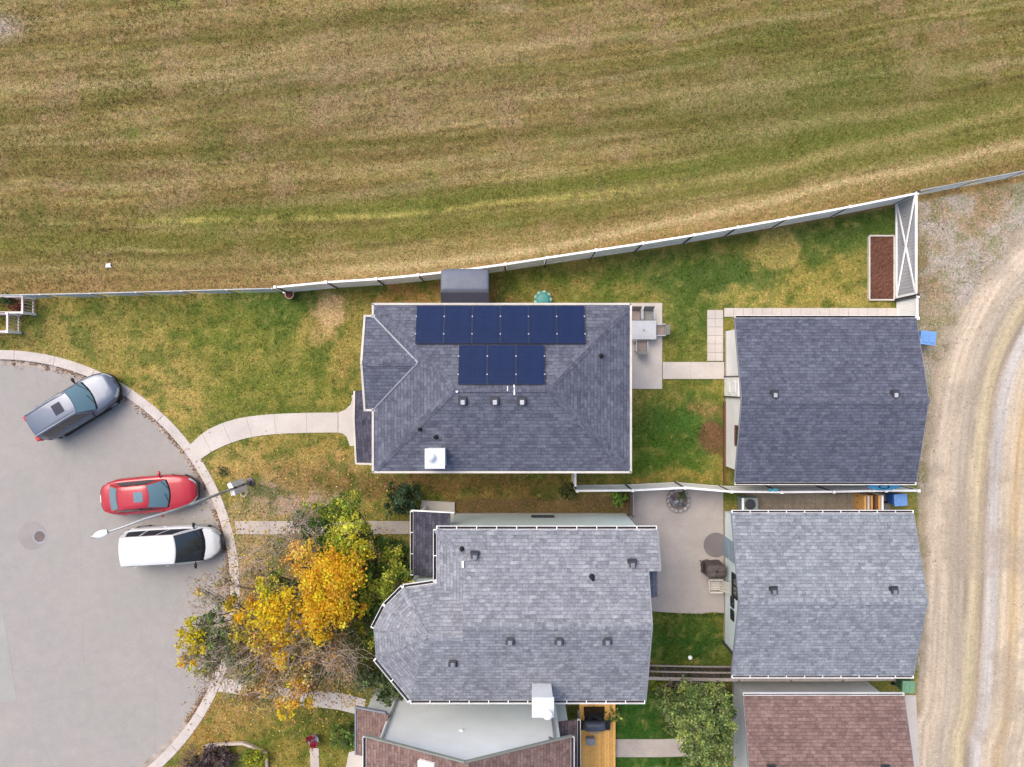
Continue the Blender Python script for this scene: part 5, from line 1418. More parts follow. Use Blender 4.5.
    B(inset(wind,.02,.98,-.02,.97,.012), 'windscreen', M[glass], smooth=True)
    B(inset(wind,.02,.98,-.06,.10,.020,14,2), 'wiper_cowl', M['black'])
    m = MB()
    for y in (-.35,.15): m.bar(wind(.5+y*.9,.08)+Vector((.02,0,.03)), wind(.5+y*.9+.34,.28)+Vector((.02,0,.035)), .018, .012)
    B(m, 'wiper', M['black'])
    B(inset(rear,.06,.94,.10,.92,.012), 'rear_window', M['cglass' if not boxy else 'cglassdark'], smooth=True)
    for f in (sl, sr):
        cuts = ((.10,.34),(.37,.63),(.66,.93)) if boxy else ((.12,.47),(.50,.90))
        for u0, u1 in cuts: B(inset(f,u0,u1,.12,.88,.010,6,4), 'side_window', M['cglassdark'], smooth=True)
    if sunroof:
        m = MB(); u0, u1, v0, v1 = sunroof
        B(inset(roofp,u0,u1,v0,v1,.006,6,6), 'sunroof', M['tint' if rails else 'cglass'])
    if rails:
        for sg in (-1,1):
            m = MB(); m.tube([(rt-.02,sg*wr_*.90,zr+.0),(rt+.12,sg*wr_*.90,zr+.07),(wt-.15,sg*wr_*.90,zr+.085),(wt+.0,sg*wr_*.90,zr+.01)], .022, 8); B(m, 'roof_rail', M['metal'])
    # pieces that follow the body surface
    def surf(x, k, sg, off):
        s0 = sect(x); i0 = min(int(k), 8); f = k-i0; p = Vector(s0[i0]).lerp(Vector(s0[i0+1]), f); q = Vector(s0[i0+1])-Vector(s0[i0])
        s1 = sect(x-math.copysign(.03, x)); p1 = Vector(s1[i0]).lerp(Vector(s1[i0+1]), f)
        n_ = q.cross(p1-p); 
        if n_.length < 1e-9: n_ = Vector((math.copysign(1,x),0,0))
        n_.normalize()
        if n_.y+n_.x*math.copysign(.5,x)+n_.z*.3 < 0: n_ = -n_
        p = p+n_*off
        return Vector((p.x, sg*p.y, p.z))
    def skin(x0_, x1_, k0, k1, off, nm, mt, sides=(1,), both=False, nu=12, nv=5):
        out = []
        for sg in sides:
            m = MB(); m.grid(lambda u, v: surf(x0_+(x1_-x0_)*(u**.6 if abs(x1_) > abs(x0_) else u), k0+(k1-k0)*v, sg, off), nu, nv)
            if both: m.grid(lambda u, v: surf(x0_+(x1_-x0_)*(u**.6), k0+(k1-k0)*v, -sg, off), nu, nv)
            out.append(B(m, nm, M[mt], smooth=True))
        return out
    e0 = .9995
    skin(L/2*.80, L/2*e0, 1.6, 3.5, .018, 'front_bumper', 'black' if not boxy else paint_, both=True)
    skin(-L/2*.86, -L/2*e0, 1.6, 3.5, .022, 'rear_bumper', 'black' if clad or boxy else paint_, both=True)
    skin(L/2*.86, L/2*.985, 4.6, 6.5, .010, 'headlight', 'head', sides=(1,-1), nu=8)
    if clad:
        for sg in (-1,1):
            xh = -L/2*.945; yh = hw(xh)*.86; zt_ = belt(xh); m = MB(); m.box((xh-.10,sg*yh-.13,zt_-.2),(xh+.18,sg*yh+.13,zt_+.24)); B(m, 'tail_light', M[tailcol], bevel=.04)
    else: skin(-L/2*.90, -L/2*.997, 4.0, 6.4, .012, 'tail_light', tailcol, sides=(1,-1), nu=8)
    m = MB(); m.bar((L/2-.0,-W*.20,zb+.24),(L/2-.0,W*.20,zb+.24),.07,.13); B(m, 'grille', M['black'])
    for nm, xx in (('licence_plate', -L/2-.035),):
        m = MB(); m.box((xx,-.16,.62),(xx+.02,.16,.72)); B(m, nm, M['white'])
    for sg in (-1,1):
        # mirrors
        m = MB(); xm = wb-.28; ym = hw(xm)+.10
        m.lathe((0,0,0), [(.01,-.10),(.07,-.085),(.085,0),(.06,.085),(.01,.10)], 12, M=Matrix.Translation((xm,sg*ym,belt(xm)+.05)) @ Matrix.Rotation(R(90),4,'X') @ Matrix.Diagonal((.85,.8,1.2,1)))
        m.bar((xm,sg*(hw(xm)*.9),belt(xm)+.02),(xm,sg*ym,belt(xm)+.03),.05,.04)
        B(m, 'side_mirror', M['black' if boxy or clad else paint_], smooth=True)
        # doors: seams and handles
        m = MB()
        for xx in ((wb-.22),(wb+rb)/2+.02,rb+.30): m.bar((xx,sg*(hw(xx)+.003),zb+.1),(xx,sg*(hw(xx)+.0)-sg*.02,belt(xx)-.06),.012,.008)
        B(m, 'door_seam', M['black'])
        for xx in ((wb+rb)/2+.16, rb+.5):
            m = MB(); m.bar((xx-.08,sg*(hw(xx)+.016),belt(xx)-.16),(xx+.08,sg*(hw(xx)+.016),belt(xx)-.16),.03,.025); B(m, 'door_handle', M[paint_])
        if clad:
            m = MB(); m.bar((-L/2*.62,sg*(W/2+.003),.40),(L/2*.55,sg*(W/2+.003),.40),.05,.20); B(m, 'side_cladding', M['black'])
        for xx in (L/2*.62, -L/2*.60):
            m = MB(); rw = .33 if not clad else .35
            Mx = Matrix.Translation((xx,sg*(min(hw(xx-.3),hw(xx),hw(xx+(.3 if xx > 0 else -.3)))-.10),rw)) @ Matrix.Rotation(R(90),4,'X')
            m.lathe((0,0,0), [(rw*.62,-.11),(rw*.93,-.11),(rw,-.07),(rw,.07),(rw*.93,.11),(rw*.62,.11)], 24, M=Mx); w_ = B(m, 'wheel', M['rubber'], smooth=False)
            m = MB(); m.lathe((0,0,0), [(rw*.62,-.115),(rw*.55,-.09),(rw*.14,-.10),(rw*.12,.10),(rw*.55,.09),(rw*.62,.115)], 20, M=Mx); m.build('rim', M[hub], w_, rel=False)
            m = MB()
            for k in range(16):
                a0_, a1_ = math.pi*k/16, math.pi*(k+1)/16; r0_, r1_ = rw+.015, rw+.06
                q = []
                for r_, a_ in ((r0_,a0_),(r1_,a0_),(r1_,a1_),(r0_,a1_)):
                    X_ = xx+r_*math.cos(a_); Z_ = rw+r_*math.sin(a_); zt2 = belt(X_); g_ = (Z_-zb)/max(zt2-zb,.1)
                    yy_ = hw(X_)*(1 if g_ < .62 else 1-.12*(g_-.62))*(1 if Z_ > zb+.2 else .985)+.010
                    q.append(Vector((X_, sg*yy_, Z_)))
                m.face(q); m.face([p-Vector((0,sg*.03,0)) for p in q][::-1])
            B(m, 'wheel_arch', M['black'])
    return t, wind, roofp

M['tint'] = mat('tinted_roof_glass', C(62,66,82), .45, 0, .2)
def interp_belt(pts):
    xs_ = [p[0] for p in pts]; zs_ = [p[1] for p in pts]
    return lambda x: float(np.interp(x, xs_, zs_))
# silver-blue suv
sc_suv = car('suv', 'silver blue off-roader with roof rails and dark bumpers parked at the kerb', 'car', (-20.80,-1.05), R(31.0), 4.35, 1.80, 'p_blue',
    interp_belt([(-2.2,.98),(-2.0,1.02),(.5,1.02),(.95,1.0),(1.6,.93),(2.0,.84),(2.2,.68)]), 1.66, .95, .32, -1.78, -2.05, 1.60, 1.22, zb=.34, glass='cglass', sunroof=(.60,.80,.30,.74), rails=True, clad=True, front_p=4.6, rear_p=7)
car('sedan', 'red saloon car with a sunroof, parked just above the white van', 'car', (-17.33,-5.30), R(5.0), 4.55, 1.76, 'p_red',
    interp_belt([(-2.28,.82),(-2.1,.92),(-1.5,.94),(.6,.92),(1.0,.88),(1.7,.78),(2.1,.68),(2.28,.54)]), 1.40, .98, .22, -1.05, -1.72, 1.46, 1.08, zb=.28, sunroof=(.55,.84,.27,.73), front_p=3.5, rear_p=4.5)
car('minivan', 'white minivan parked below the red car, next to the street lamp arm', 'van', (-16.28,-7.72), R(3.0), 4.70, 1.84, 'p_white',
    interp_belt([(-2.35,.98),(-2.2,1.04),(.9,1.0),(1.3,.98),(1.8,.86),(2.15,.76),(2.35,.60)]), 1.74, 1.56, .58, -1.86, -2.16, 1.66, 1.36, zb=.30, glass='cglassdark', boxy=True, front_p=3.3, rear_p=8)
# ---------------------------------------------------------------- foliage
def leaf_cloud(clumps, seed, size=.13, gap=.0):
    """clumps: (x,y,z,rx,rz,n,[rgb...],up). returns verts, faces, colours"""
    g = np.random.default_rng(seed); V, Cc = [], []
    for (x,y,z,rx,rz,n,cols,*rest) in clumps:
        n = int(n); k = max(5, int(n/38))
        sub = g.normal(size=(k,3)); sub /= np.linalg.norm(sub,axis=1)[:,None]; sub *= (g.random(k)**.45)[:,None]
        which = g.integers(0,k,n); sp = g.normal(size=(n,3))*.19
        p = sub[which]+sp
        p[:,0] = x+p[:,0]*rx; p[:,1] = y+p[:,1]*rx; p[:,2] = np.maximum(z+p[:,2]*rz, .08)
        ca = np.array(cols, float); w = ca[g.integers(0,len(ca),k)][which]; w = w*.6+ca[g.integers(0,len(ca),n)]*.4
        w = w*(1+g.normal(size=(n,1))*.12)*(1+g.normal(size=(k,1))*.10)[which]
        d = g.normal(size=(n,3)); d[:,2] *= .55; d /= np.linalg.norm(d,axis=1)[:,None]
        up = g.normal(size=(n,3))*.55+np.array([0,0,1.]); s = np.cross(up,d); s /= np.linalg.norm(s,axis=1)[:,None]
        sz = (size*(.6+.8*g.random(n)))[:,None]
        nn = np.cross(d,s)
        a = p-d*sz*.6; b = p+s*sz*.42+nn*sz*.10; c = p+d*sz*.6; e = p-s*sz*.42+nn*sz*.10
        V.append(np.stack([a,b,c,e],1).reshape(-1,3)); Cc.append(np.repeat(np.clip(w,6,250),4,0))
    V = np.concatenate(V); Cc = np.concatenate(Cc); F = np.arange(len(V)).reshape(-1,4)
    return V, F, Cc
def foliage_mesh(name, clumps, seed, parent, size=.13, kf=K*.80):
    V, F, Cc = leaf_cloud(clumps, seed, size)
    O = parent.location if parent is not None else Vector((0,0,0))
    o = colmesh(name, V-np.array(O), F, Cc, M['leaf'], kf)
    if parent is not None: o.parent = parent
    return o
def limb(m, a, b, r0, r1, g, bend=.12, n=5, sides=6):
    a, b = Vector(a), Vector(b); L = (b-a).length; pts = []
    off = Vector((g.uniform(-1,1), g.uniform(-1,1), g.uniform(-.2,.6)))*L*bend
    for i in range(n+1):
        t_ = i/n; pts.append(a.lerp(b,t_)+off*math.sin(math.pi*t_)*(1 if i not in (0,n) else 0)+Vector((g.uniform(-1,1),g.uniform(-1,1),g.uniform(-1,1)))*L*.02*(0<i<n))
    m.tube(pts, [r0+(r1-r0)*i/n for i in range(n+1)], sides); return pts
def tree(name, lab, cat, base, fork_z, clumps, seed, size=.13, r=.13, twigs=(), barkm='bark', group=None, nb=5, twigmat='twig'):
    g = random.Random(seed); b = Vector((base[0], base[1], 0))
    t = thing(name, lab, cat, (b.x,b.y,0), 0, group)
    m = MB(); ft = b+Vector((g.uniform(-.1,.1),g.uniform(-.1,.1),fork_z))
    m.tube([b-Vector((0,0,.1)), b+Vector((0,0,.25)), b.lerp(ft,.6), ft], [r*1.5,r*1.08,r*.95,r*.85], 9)
    for cl in clumps:
        c = Vector(cl[:3]); st = b.lerp(ft, g.uniform(.72,1.0)); rr_ = r*.42
        mid = limb(m, st, c-Vector((0,0,cl[4]*.2)), rr_, r*.14, g, .10)
        for _ in range(nb):
            s = mid[g.randint(2,5)]; d = Vector((g.gauss(0,1),g.gauss(0,1),g.gauss(.2,.7))).normalized()
            limb(m, s, c+Vector((d.x*cl[3]*.85,d.y*cl[3]*.85,d.z*cl[4]*.7)), r*.13, .007, g, .08, 4, 4)
    m.build('trunk', M[barkm], t)
    foliage_mesh('crown', clumps, seed, t, size)
    if twigs:
        m = MB()
        for (x,y,z,rad,n_) in twigs:
            st0 = Vector((x,y,z)); st = ft.lerp(st0,.15)
            limb(m, ft, st0, r*.28, r*.10, g, .06, 6, 5)
            for k in range(n_):
                d = Vector((g.gauss(0,1),g.gauss(0,1),g.gauss(.25,.45))); d = d.normalized() if d.length > .1 else Vector((1,0,0))
                out = Vector((x-b.x,y-b.y,0)); out = out.normalized() if out.length > .1 else Vector((0,0,0)); d = (d+out*.7).normalized()
                a_ = st0+Vector((g.uniform(-.45,.45)*rad,g.uniform(-.45,.45)*rad,g.uniform(-.3,.3)*rad)); pts = limb(m, a_, a_+d*rad*g.uniform(.5,1.15), .016, .005, g, .12, 4, 3)
                for _ in range(3):
                    s = pts[g.randint(1,4)]; d2 = (d+Vector((g.gauss(0,.7),g.gauss(0,.7),g.gauss(0,.5)))).normalized(); limb(m, s, s+d2*rad*g.uniform(.18,.4), .008, .004, g, .1, 2, 3)
        m.build('bare_twigs', M[twigmat], t)
    return t
def cl(px, py, z, r, dens, cols, flat=.7):     # r in measured units
    p = P(px,py,z); rm = r*(CAM_H-z)/FPX
    return (p.x,p.y,z,rm,rm*flat,dens*rm*rm,cols)
def tw(px, py, z, r, n): p = P(px,py,z); return (p.x,p.y,z,r*(CAM_H-z)/FPX,n)
OR = [(255,200,40),(254,186,34),(248,170,42),(255,210,56),(242,186,66)]
ORP= [(232,180,120),(222,168,90),(210,160,100),(240,190,96)]
YE = [(236,208,40),(222,196,44),(206,188,46),(190,180,50)]
YG = [(190,196,66),(170,184,62),(206,200,80),(130,154,56),(226,206,84)]
GR = [(96,124,54),(78,108,46),(120,142,60),(66,94,44)]
DG = [(58,82,40),(46,70,36),(72,98,48),(84,110,58)]
OL = [(140,140,92),(122,124,84),(160,152,108),(104,114,74)]
GG = [(112,130,92),(94,114,78),(136,150,112),(150,158,124)]
D = 1700
TP = [(196,168,130),(176,156,124),(206,184,140),(160,146,110),(188,150,112),(150,150,104)]
tree('maple_tree', 'tall tree with golden orange leaves and many bare twigs', 'tree', P(342,572)[:2], 2.2, [
  cl(322,650,3.4,18,D*.7,TP), cl(340,668,3.0,16,D*.6,TP), cl(275,668,3.4,18,D*.7,TP+ORP), cl(240,655,3.6,18,D*.6,TP), cl(285,545,3.6,16,D*.55,TP+GG), cl(300,532,3.4,12,D*.5,GG), cl(258,575,3.6,16,D*.4,TP), cl(225,580,3.6,14,D*.35,TP), cl(246,625,4.0,14,D*.8,TP+YE), cl(255,692,3.0,18,D*.7,TP+ORP), cl(315,690,2.8,14,D*.5,TP), cl(240,640,4.2,14,D*.8,YE+OL+ORP), cl(310,645,4.2,16,D*.5,OL+ORP+YE), cl(250,670,3.6,16,D*.5,YE+OL), cl(300,622,4.8,12,D*.7,YE+OR), cl(308,595,5.0,12,D*.8,OR+YE), cl(296,606,4.8,10,D*.7,YE), cl(334,572,6.3,25,D*1.5,OR), cl(316,582,6.0,17,D*1.2,OR), cl(322,608,5.6,20,D*1.4,OR), cl(338,600,5.6,17,D*1.3,OR), cl(345,618,5.2,12,D*1.1,OR), cl(318,628,5.2,16,D*1.1,OR+YE),
  cl(350,580,5.8,12,D*1.1,OR), cl(302,560,5.2,16,D*.75,OR+ORP), cl(288,556,4.8,11,D*.6,ORP), cl(284,600,5.2,16,D*1.0,YE+OR), cl(270,616,5.2,20,D*1.25,OR+YE), cl(286,632,5.0,15,D*1.1,OR+YE),
  cl(250,612,5.0,14,D*.9,OR+YE), cl(232,608,4.8,11,D*.7,ORP+YE), cl(262,590,4.6,12,D*.7,YE+YG), cl(272,578,4.4,11,D*.6,YG+GR), cl(290,585,4.0,10,D*.5,GR),
  cl(264,640,4.6,15,D*.6,ORP+YE), cl(280,655,4.4,15,D*.6,YE+OR), cl(300,668,4.2,16,D*.7,ORP+OL), cl(292,690,3.8,17,D*.7,ORP+OR), cl(268,690,3.6,18,D*.65,ORP+OL), cl(306,700,3.4,12,D*.4,YE+ORP), cl(285,708,3.2,10,D*.45,YE+OR),
  cl(330,655,4.0,20,D*.55,ORP+OL), cl(352,642,3.6,14,D*.4,OL), cl(250,700,3.0,14,D*.55,ORP+OL), cl(356,610,4.6,9,D*.7,OR)],
  3, .088, .17, [tw(330,648,4.4,30,34), tw(345,660,3.8,26,26), tw(300,645,4.6,28,24), tw(262,655,4.4,30,26), tw(308,535,4.4,26,22), tw(285,545,4.4,26,24), tw(255,560,4.0,24,22), tw(305,620,5,20,12), tw(280,680,3.6,30,22), tw(290,610,5,26,14), tw(235,585,4.2,24,18)])
tree('leafy_tree', 'green tree with yellowing tips between the golden tree and the pale blue house', 'tree', P(382,560)[:2], 1.6, [
  cl(350,503,4.6,13,D*.9,YG+GR), cl(336,508,4.2,14,D*.9,GR+YG), cl(322,520,4.0,14,D*.8,GR), cl(342,532,5.0,15,D*1.1,YG), cl(352,545,5.0,14,D*1.1,YG+YE), cl(362,528,4.8,11,D*.9,YG), cl(364,556,4.8,11,D*1.0,YE+YG),
  cl(330,545,3.6,14,D*.9,GR+DG), cl(322,560,3.0,12,D*.7,DG+GR), cl(308,507,3.4,10,D*.5,GR+YG), cl(345,558,3.6,12,D*.8,GR+YG), cl(350,516,4.5,10,D,YG),
  cl(392,556,3.4,13,D*.7,GR+YG), cl(397,577,4.6,14,D*1.0,YG+GR), cl(384,590,4.6,13,D*1.0,YG), cl(404,592,4.8,11,D*1.0,YG+YE), cl(370,600,3.6,13,D*.9,GR+YG), cl(376,578,3.6,14,D*.9,GR),
  cl(366,572,2.6,15,D*.9,DG), cl(358,588,2.8,13,D*.8,DG+GR), cl(372,614,2.8,14,D*.9,DG+GR), cl(362,630,3.0,12,D*.9,GR+YG), cl(366,648,3.0,10,D*.8,YG+GR), cl(375,640,2.6,9,D*.7,YG+GR), cl(352,602,2.4,12,D*.6,DG), cl(398,545,2.6,12,D*.8,DG+GR), cl(408,560,2.2,9,D*.8,DG), cl(388,545,3.2,12,D*.8,GR), cl(336,556,4.4,12,D*.7,GR+YG), cl(312,530,3.6,13,D*.6,GR), cl(372,588,4.2,13,D*.9,YG+GR), cl(392,606,3.8,10,D*.9,GR+YG), cl(380,626,3.2,10,D*.8,GR+DG), cl(360,540,3.8,14,D*.7,GR+DG)],
  5, .09, .12, [tw(300,520,3.6,18,12)])
tree('small_tree', 'sparse small tree with grey-green and yellow leaves overhanging the kerb', 'tree', P(262,606)[:2], 1.6, [
  cl(205,630,3.6,16,D*.7,OL+TP+GG), cl(222,640,3.4,18,D*.8,GG+OL), cl(215,662,3.4,16,D*.7,TP+OL), cl(192,650,3.8,14,D*.7,TP+YE), cl(192,636,4.4,12,D*1.2,YE), cl(188,624,4.4,8,D*.7,YE+YG), cl(198,646,4.2,8,D*.8,YE), cl(184,661,4.0,9,D*.55,ORP+OR), cl(197,668,3.8,9,D*.5,YE+YG), cl(200,592,3.8,8,D*.25,YE+ORP),
  cl(216,640,4.2,14,D*.6,GG+GR), cl(212,616,4.2,11,D*.5,GG+GR), cl(228,628,4.2,12,D*.4,GG+OL), cl(232,652,3.8,16,D*.75,OL+GG), cl(214,662,3.8,12,D*.6,OL+GG), cl(246,672,3.6,13,D*.6,OL+GG), cl(250,648,3.8,12,D*.6,OL+ORP), cl(228,602,3.6,10,D*.6,GG), cl(210,598,3.6,9,D*.3,GG+OL)],
  9, .085, .09, [tw(214,610,3.8,24,22), tw(222,645,4,30,34), tw(215,670,3.6,26,24), tw(240,665,3.6,28,28), tw(208,590,3.6,22,16), tw(240,620,3.8,24,20), tw(195,655,3.8,18,12)])
tree('apple_tree', 'bushy pale green tree at the left wall of the brown-roofed garage', 'tree', P(672,668)[:2], 1.3, [
  cl(x_,y_,z_,r_,D*d_,[(150,166,100),(126,148,84),(170,182,120),(98,124,68),(178,188,96),(80,106,58)]) for x_,y_,z_,r_,d_ in
  ((678,700,3.2,14,.9),(692,690,3.4,13,.9),(708,695,3.4,13,.9),(722,700,3.2,11,.8),(668,712,3.0,11,.7),(684,716,3.6,15,1),(700,714,3.8,15,1),(716,718,3.6,14,1),(727,730,3.0,10,.8),(690,734,3.4,14,.9),(706,736,3.6,15,1),(720,745,3.2,13,.9),(662,700,2.6,9,.6),
   (672,730,2.8,10,.6),(700,752,3.2,14,.9),(714,762,3.0,13,.9),(728,760,2.8,9,.7),(695,770,2.6,12,.8),(730,712,2.8,8,.6),(657,690,2.2,6,.4),(725,690,2.6,8,.6),(683,748,2.6,9,.4))], 15, .09, .11, [tw(690,715,3,20,8)])

def shrub(name, lab, px, py, r, h, cols, seed, dens=500, size=.10, cat='shrub', group=None):
    p = P(px,py,h*.6); t = thing(name, lab, cat, (p.x,p.y,0), 0, group); rm = r*GS; g = random.Random(seed)
    m = MB()
    for k in range(9):
        a = g.uniform(0,6.28); q = g.uniform(.3,.8)*rm; limb(m, (p.x,p.y,-.05), (p.x+q*math.cos(a),p.y+q*math.sin(a),h*g.uniform(.5,.9)), .025, .008, g, .08, 3, 5)
    m.build('stems', M['bark'], t)
    cls = []
    for k in range(8):
        a = k*.785+g.uniform(-.3,.3); q = .55*rm
        cls.append((p.x+q*math.cos(a),p.y+q*math.sin(a),h*g.uniform(.35,.6),rm*.5,h*.4,dens*rm*rm*.25,cols))
    cls.append((p.x,p.y,h*.65,rm*.6,h*.4,dens*rm*rm*.5,cols))
    foliage_mesh('foliage', cls, seed, t, size)
    return t
shrub('shrub', 'dark green shrub above the left porch corner of the pale blue house', 402, 500, 20, 1.7, [(74,98,70),(60,84,58),(92,114,84),(48,70,46)], 21, 700)
shrub('shrub', 'light green shrub in the corner between the pale blue house and the brown porch roof', 392, 690, 17, 1.9, [(132,152,98),(104,128,76),(74,100,54),(150,166,120),(48,72,36)], 22, 650, .12)
shrub('shrub', 'grey-green leafy shrub at the end of the lower left path', 366, 683, 15, 1.5, [(128,146,100),(104,124,84),(150,160,120),(84,104,60)], 23, 450)
shrub('shrub', 'mid green shrub below the lower left path near the brown porch roof', 346, 737, 15, 1.2, [(110,136,66),(84,112,50),(134,154,84),(62,88,38)], 24, 600)
shrub('shrub', 'bright yellow-green shrub inside the pale stone edging', 254, 760, 13, .9, [(178,186,52),(150,166,48),(108,132,42),(200,200,70)], 25, 700, .09)
shrub('shrub', 'dull purple-brown shrub in the bottom left bed', 214, 764, 18, .9, [(98,82,92),(82,68,80),(116,100,104),(70,66,60)], 26, 600, .09)
shrub('shrub', 'dark purple shrub left of the other one at the bottom kerb', 192, 766, 10, .6, [(104,86,92),(92,82,76),(84,74,60)], 27, 450, .08)
shrub('shrub', 'red-leaved shrub behind the larger white railing at the left edge', 14, 306, 9, .8, [(150,84,80),(128,66,66),(170,110,80),(110,80,60)], 28, 600, .08)
shrub('shrub', 'dark green shrub touching the grey fence at the left edge', 6, 299, 8, 1.0, [(76,104,62),(58,84,50),(96,120,74)], 29, 600, .08)
shrub('shrub', 'fresh green shrub at the bottom of the white fence corner', 618, 499, 9, .9, [(124,158,66),(100,138,54),(146,172,84)], 30, 650, .11)
shrub('shrub', 'small dark green shrub left of the white fence corner', 567, 492, 9, .7, [(92,108,60),(74,92,50),(118,120,74)], 31, 450)
shrub('shrub', 'yellow-green shrub below the timber fence beside the pale blue house', 661, 684, 10, 1.0, [(176,178,52),(150,158,50),(110,126,48)], 32, 600, .10)
shrub('shrub', 'trailing light green plant at the upper corner of the orange deck', 613, 714, 8, 1.1, [(160,174,90),(132,150,70),(186,190,110)], 33, 420, .11)
shrub('shrub', 'low dark green weed clump beside the kerb above the street lamp', 222, 472, 6, .35, [(96,112,60),(80,98,52)], 34, 500, .07)
shrub('shrub', 'green shrub clump beside the narrow side path', 300, 520, 9, .8, [(96,122,70),(76,102,56),(120,140,90)], 35, 450, .1)
# silvery plant in the planter
p = P(679,501,.4); foliage_mesh('silver_plant', [(p.x,p.y,.32,.36,.14,240,[(186,186,196),(150,154,160),(120,132,110),(168,160,190)]),(p.x+.15,p.y+.3,.35,.2,.1,80,[(108,122,84),(90,108,66)])], 41, fp, .10)
# pink flowers in a pot
p = P(313,741,.4); t = thing('flower_pot', 'grey pot of crimson flowers at the top of the narrow garden path', 'flower pot', (p.x,p.y,0))
m = MB(); m.lathe((0,0,0), [(.17,0),(.24,.34),(.26,.36),(.22,.36),(.2,.3)], 18); m.build('pot', M['ventgrey'], t, rel=False)
foliage_mesh('flowers', [(p.x,p.y,.5,.30,.16,220,[(190,46,80),(168,34,66),(206,80,110),(90,110,60)])], 42, t, .09)
p = P(697,0,0)
for a, b, lab in ((744,493,'low weed tuft at the foot of the white fence near the air conditioner'),):
    shrub('weed_clump', lab, a, b, 5, .3, [(104,112,70),(84,94,56)], 43, 400, .07, 'weed')

# ---------------------------------------------------------------- grass, leaf litter, stones (uncountable)
def outside(px, py, boxes): 
    ok = np.ones(px.shape, bool)
    for x0_, x1_, y0_, y1_ in boxes: ok &= ~((px > x0_)&(px < x1_)&(py > y0_)&(py < y1_))
    return ok
PADS = [(620,664,300,391),(660,725,360,381),(705,917,306,490),(628,725,486,614),(372,634,300,470),(722,917,489,700),(614,693,737,758),(345,662,500,767),(576,618,700,800),(866,898,234,302),(735,920,690,800),(438,492,268,303)]
def tufts(name, n, region, hgt, wid, seed, lab, mask=None, vary=.18, colfn=None):
    g = np.random.default_rng(seed); x0_, x1_, y0_, y1_ = region
    px = g.uniform(x0_,x1_,n); py = g.uniform(y0_,y1_,n)
    X, Y = toXY(px, py); rr_ = np.hypot(X-RC.x, Y-RC.y)
    ok = (rr_ > RO+.06) & outside(px,py,PADS)
    if mask is not None: ok &= mask(px,py)
    # keep the paths clear
    for cx_, w_ in ():
        pass
    front = (px > 186)&(px < 362)&(py > np.interp(px,[186,206,232,262,300,350,356,362],[446,430,419,414,412,411,398,398]))&(py < np.interp(px,[186,197,215,240,266,300,340,350,362],[464,464,452,442,437,435,435,447,447]))
    ok &= ~front; ok &= ~((px > 228)&(px < 430)&(py > 520)&(py < 535)); ok &= ~((px > 216)&(px < 372)&(py > np.interp(px,[218,300,370],[676,688,697]))&(py < np.interp(px,[218,300,370],[693,707,718])))
    ok &= ~((px > 308)&(px < 322)&(py > 746))
    X, Y = X[ok], Y[ok]; n = len(X)
    base = ground_rgb(X, Y) if colfn is None else colfn(X, Y)
    nb = 5; V = np.zeros((n,nb,3,3)); 
    for k in range(nb):
        a = g.uniform(0,2*np.pi,n); h = hgt*g.uniform(.5,1.3,n); w = wid*g.uniform(.7,1.3,n); lean = g.uniform(.4,1.6,n)*h
        ox = g.normal(0,.035,n); oy = g.normal(0,.035,n)
        V[:,k,0] = np.stack([X+ox-np.sin(a)*w, Y+oy+np.cos(a)*w, np.zeros(n)-.005],1)
        V[:,k,1] = np.stack([X+ox+np.sin(a)*w, Y+oy-np.cos(a)*w, np.zeros(n)-.005],1)
        V[:,k,2] = np.stack([X+ox+np.cos(a)*lean, Y+oy+np.sin(a)*lean, h],1)
    col = base[:,None,:]*(1+g.normal(0,vary,(n,1,1))+g.normal(0,.06,(n,nb,1)))
    col = np.repeat(col[:,:,None,:],3,2).reshape(-1,3)
    V = V.reshape(-1,3); F = np.arange(len(V)).reshape(-1,3)
    o = colmesh(name, V, F, np.clip(col*1.06,6,250), M['blades']); tag(o, lab, 'grass', None, 'stuff'); return o
tufts('field_grass', 62000, (-40,1064,-40,292), .04, .018, 51, 'dry mown grass of the open field', lambda a,b: b < yf(a)-2, .13)
tufts('lawn_grass', 58000, (-10,916,190,790), .045, .019, 52, 'short green and yellow grass of the gardens', lambda a,b: (b > yf(a)+3)&(a < 917), .20)
tufts('verge_grass', 1500, (918,1040,176,340), .06, .015, 53, 'thin dry grass on the stony verge', lambda a,b: (b > yf(a)+3)&(fbm(a*.03,b*.03,3,5)>.5), .2)
tufts('lush_grass', 9000, (610,728,606,790), .06, .014, 54, 'dark green watered grass near the timber fence', lambda a,b: (a > 612)&(a < 726)&((b>613)&(b<662)|(b>688)))
tufts('weeds', 900, (648,726,606,618), .10, .022, 55, 'weeds along the edge between the patio and the dark green lawn', lambda a,b: (b > 611+1.5*np.sin(a*.3))&(b < 616), .2, lambda X,Y: np.zeros(X.shape+(3,))+np.array((72,100,44.)))
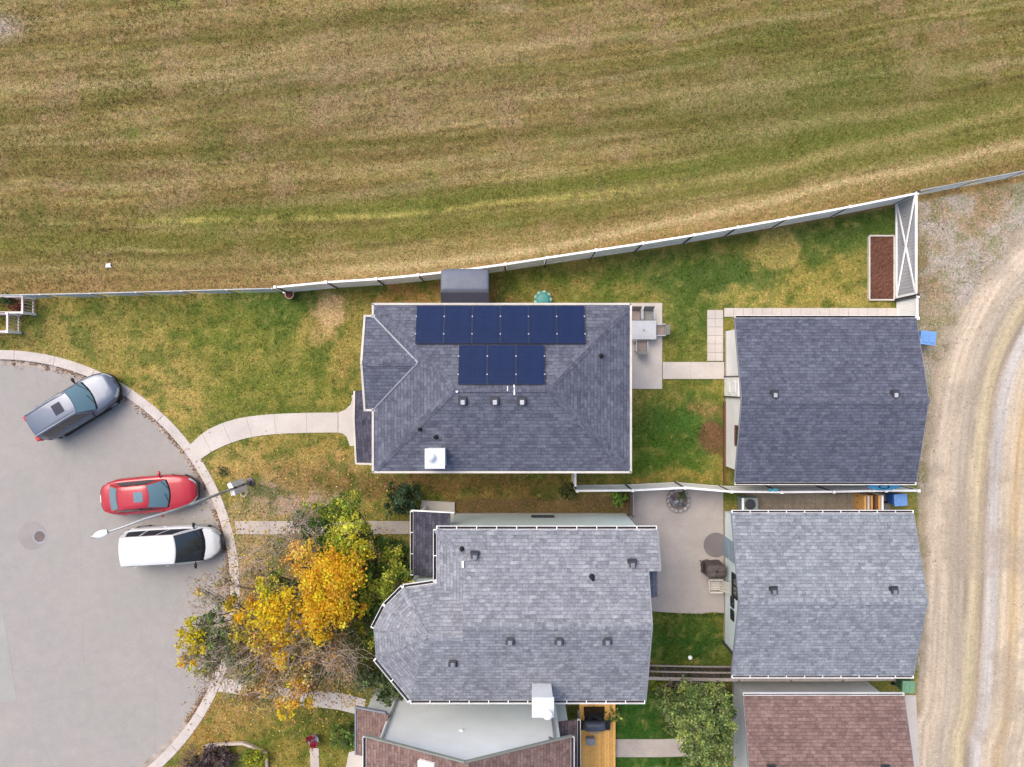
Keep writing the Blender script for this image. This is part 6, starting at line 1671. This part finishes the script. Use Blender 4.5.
# fallen leaves
g = np.random.default_rng(61)
def litter(name, pts, cols, size, lab, cat, zf):
    n = len(pts); X, Y = toXY(pts[:,0], pts[:,1]); a = g.uniform(0,6.28,n); s = size*g.uniform(.6,1.3,n); z = zf(X,Y)+g.uniform(.006,.03,n)
    c, sn = np.cos(a), np.sin(a); t1 = g.uniform(-.02,.02,n)
    q = [np.stack([X+c*s,Y+sn*s,z+t1.clip(0)],1), np.stack([X-sn*s*.7,Y+c*s*.7,z+.004],1), np.stack([X-c*s,Y-sn*s,z+(-t1).clip(0)],1), np.stack([X+sn*s*.7,Y-c*s*.7,z+.006],1)]
    V = np.stack(q,1).reshape(-1,3); F = np.arange(len(V)).reshape(-1,4)
    ca = np.array(cols,float)[g.integers(0,len(cols),n)]*(1+g.normal(0,.12,(n,1)))
    o = colmesh(name, V, F, np.repeat(np.clip(ca,8,250),4,0), M['blades']); tag(o, lab, cat, None, 'stuff')
zz = lambda X,Y: np.where(np.hypot(X-RC.x,Y-RC.y) < RI, -.11, .03)
pts = np.concatenate([g.normal((285,610),(52,60),(3800,2)), g.normal((225,600),(18,60),(700,2)), g.normal((330,690),(40,14),(500,2)), g.normal((370,560),(26,50),(600,2))])
keep_ = ~((abs(np.hypot(*(np.array(toXY(pts[:,0],pts[:,1]))-np.array([[RC.x],[RC.y]])))-RI) < .05)) & ~((pts[:,0]>110)&(pts[:,0]<224)&(pts[:,1]>522)&(pts[:,1]<572)) & (pts[:,0] > 180)
litter('fallen_leaves', pts[keep_], [(206,170,80),(186,150,92),(160,124,84),(222,188,90),(140,108,80),(190,160,130)], .045, 'fallen yellow and brown leaves under the golden tree', 'leaves', zz)
# leaves and grit that collect along the kerb
ang = np.concatenate([g.normal(-20,22,900), g.uniform(-50,95,1500), g.normal(-45,8,500)]); rad = RI-np.abs(g.normal(0,.13,len(ang)))-.02
pts = np.stack([(RC.x+rad*np.cos(np.radians(ang)))/GS+512, 383.5-(RC.y+rad*np.sin(np.radians(ang)))/GS], 1)
k_ = fbm(ang*.22, ang*.05, 3, 9) > .46
litter('kerb_debris', pts[k_], [(122,100,84),(150,122,96),(96,80,70),(170,132,88)], .035, 'brown leaves and grit gathered along the kerb', 'leaves', lambda X,Y: np.full(X.shape,-.098))
# stones on the verge and the lane
n = 9000; pts = np.stack([g.uniform(917,1040,n), g.uniform(170,770,n)],1); U_, S_ = lane_u(*toXY(pts[:,0],pts[:,1]))
k_ = (pts[:,1] > yf(pts[:,0])+3)&(((U_ < .6)&(g.random(n) < .9))|(g.random(n) < .25))&(pts[:,0] > np.where(pts[:,1]<480, np.interp(pts[:,1],[170,310,400,484],[917,917,928,914]), 915))
litter('stones', pts[k_], [(196,188,182),(176,166,158),(206,200,196),(150,140,132),(186,172,152)], .028, 'small pale stones scattered on the lane and verge', 'stones', lambda X,Y: np.full(X.shape,.02))
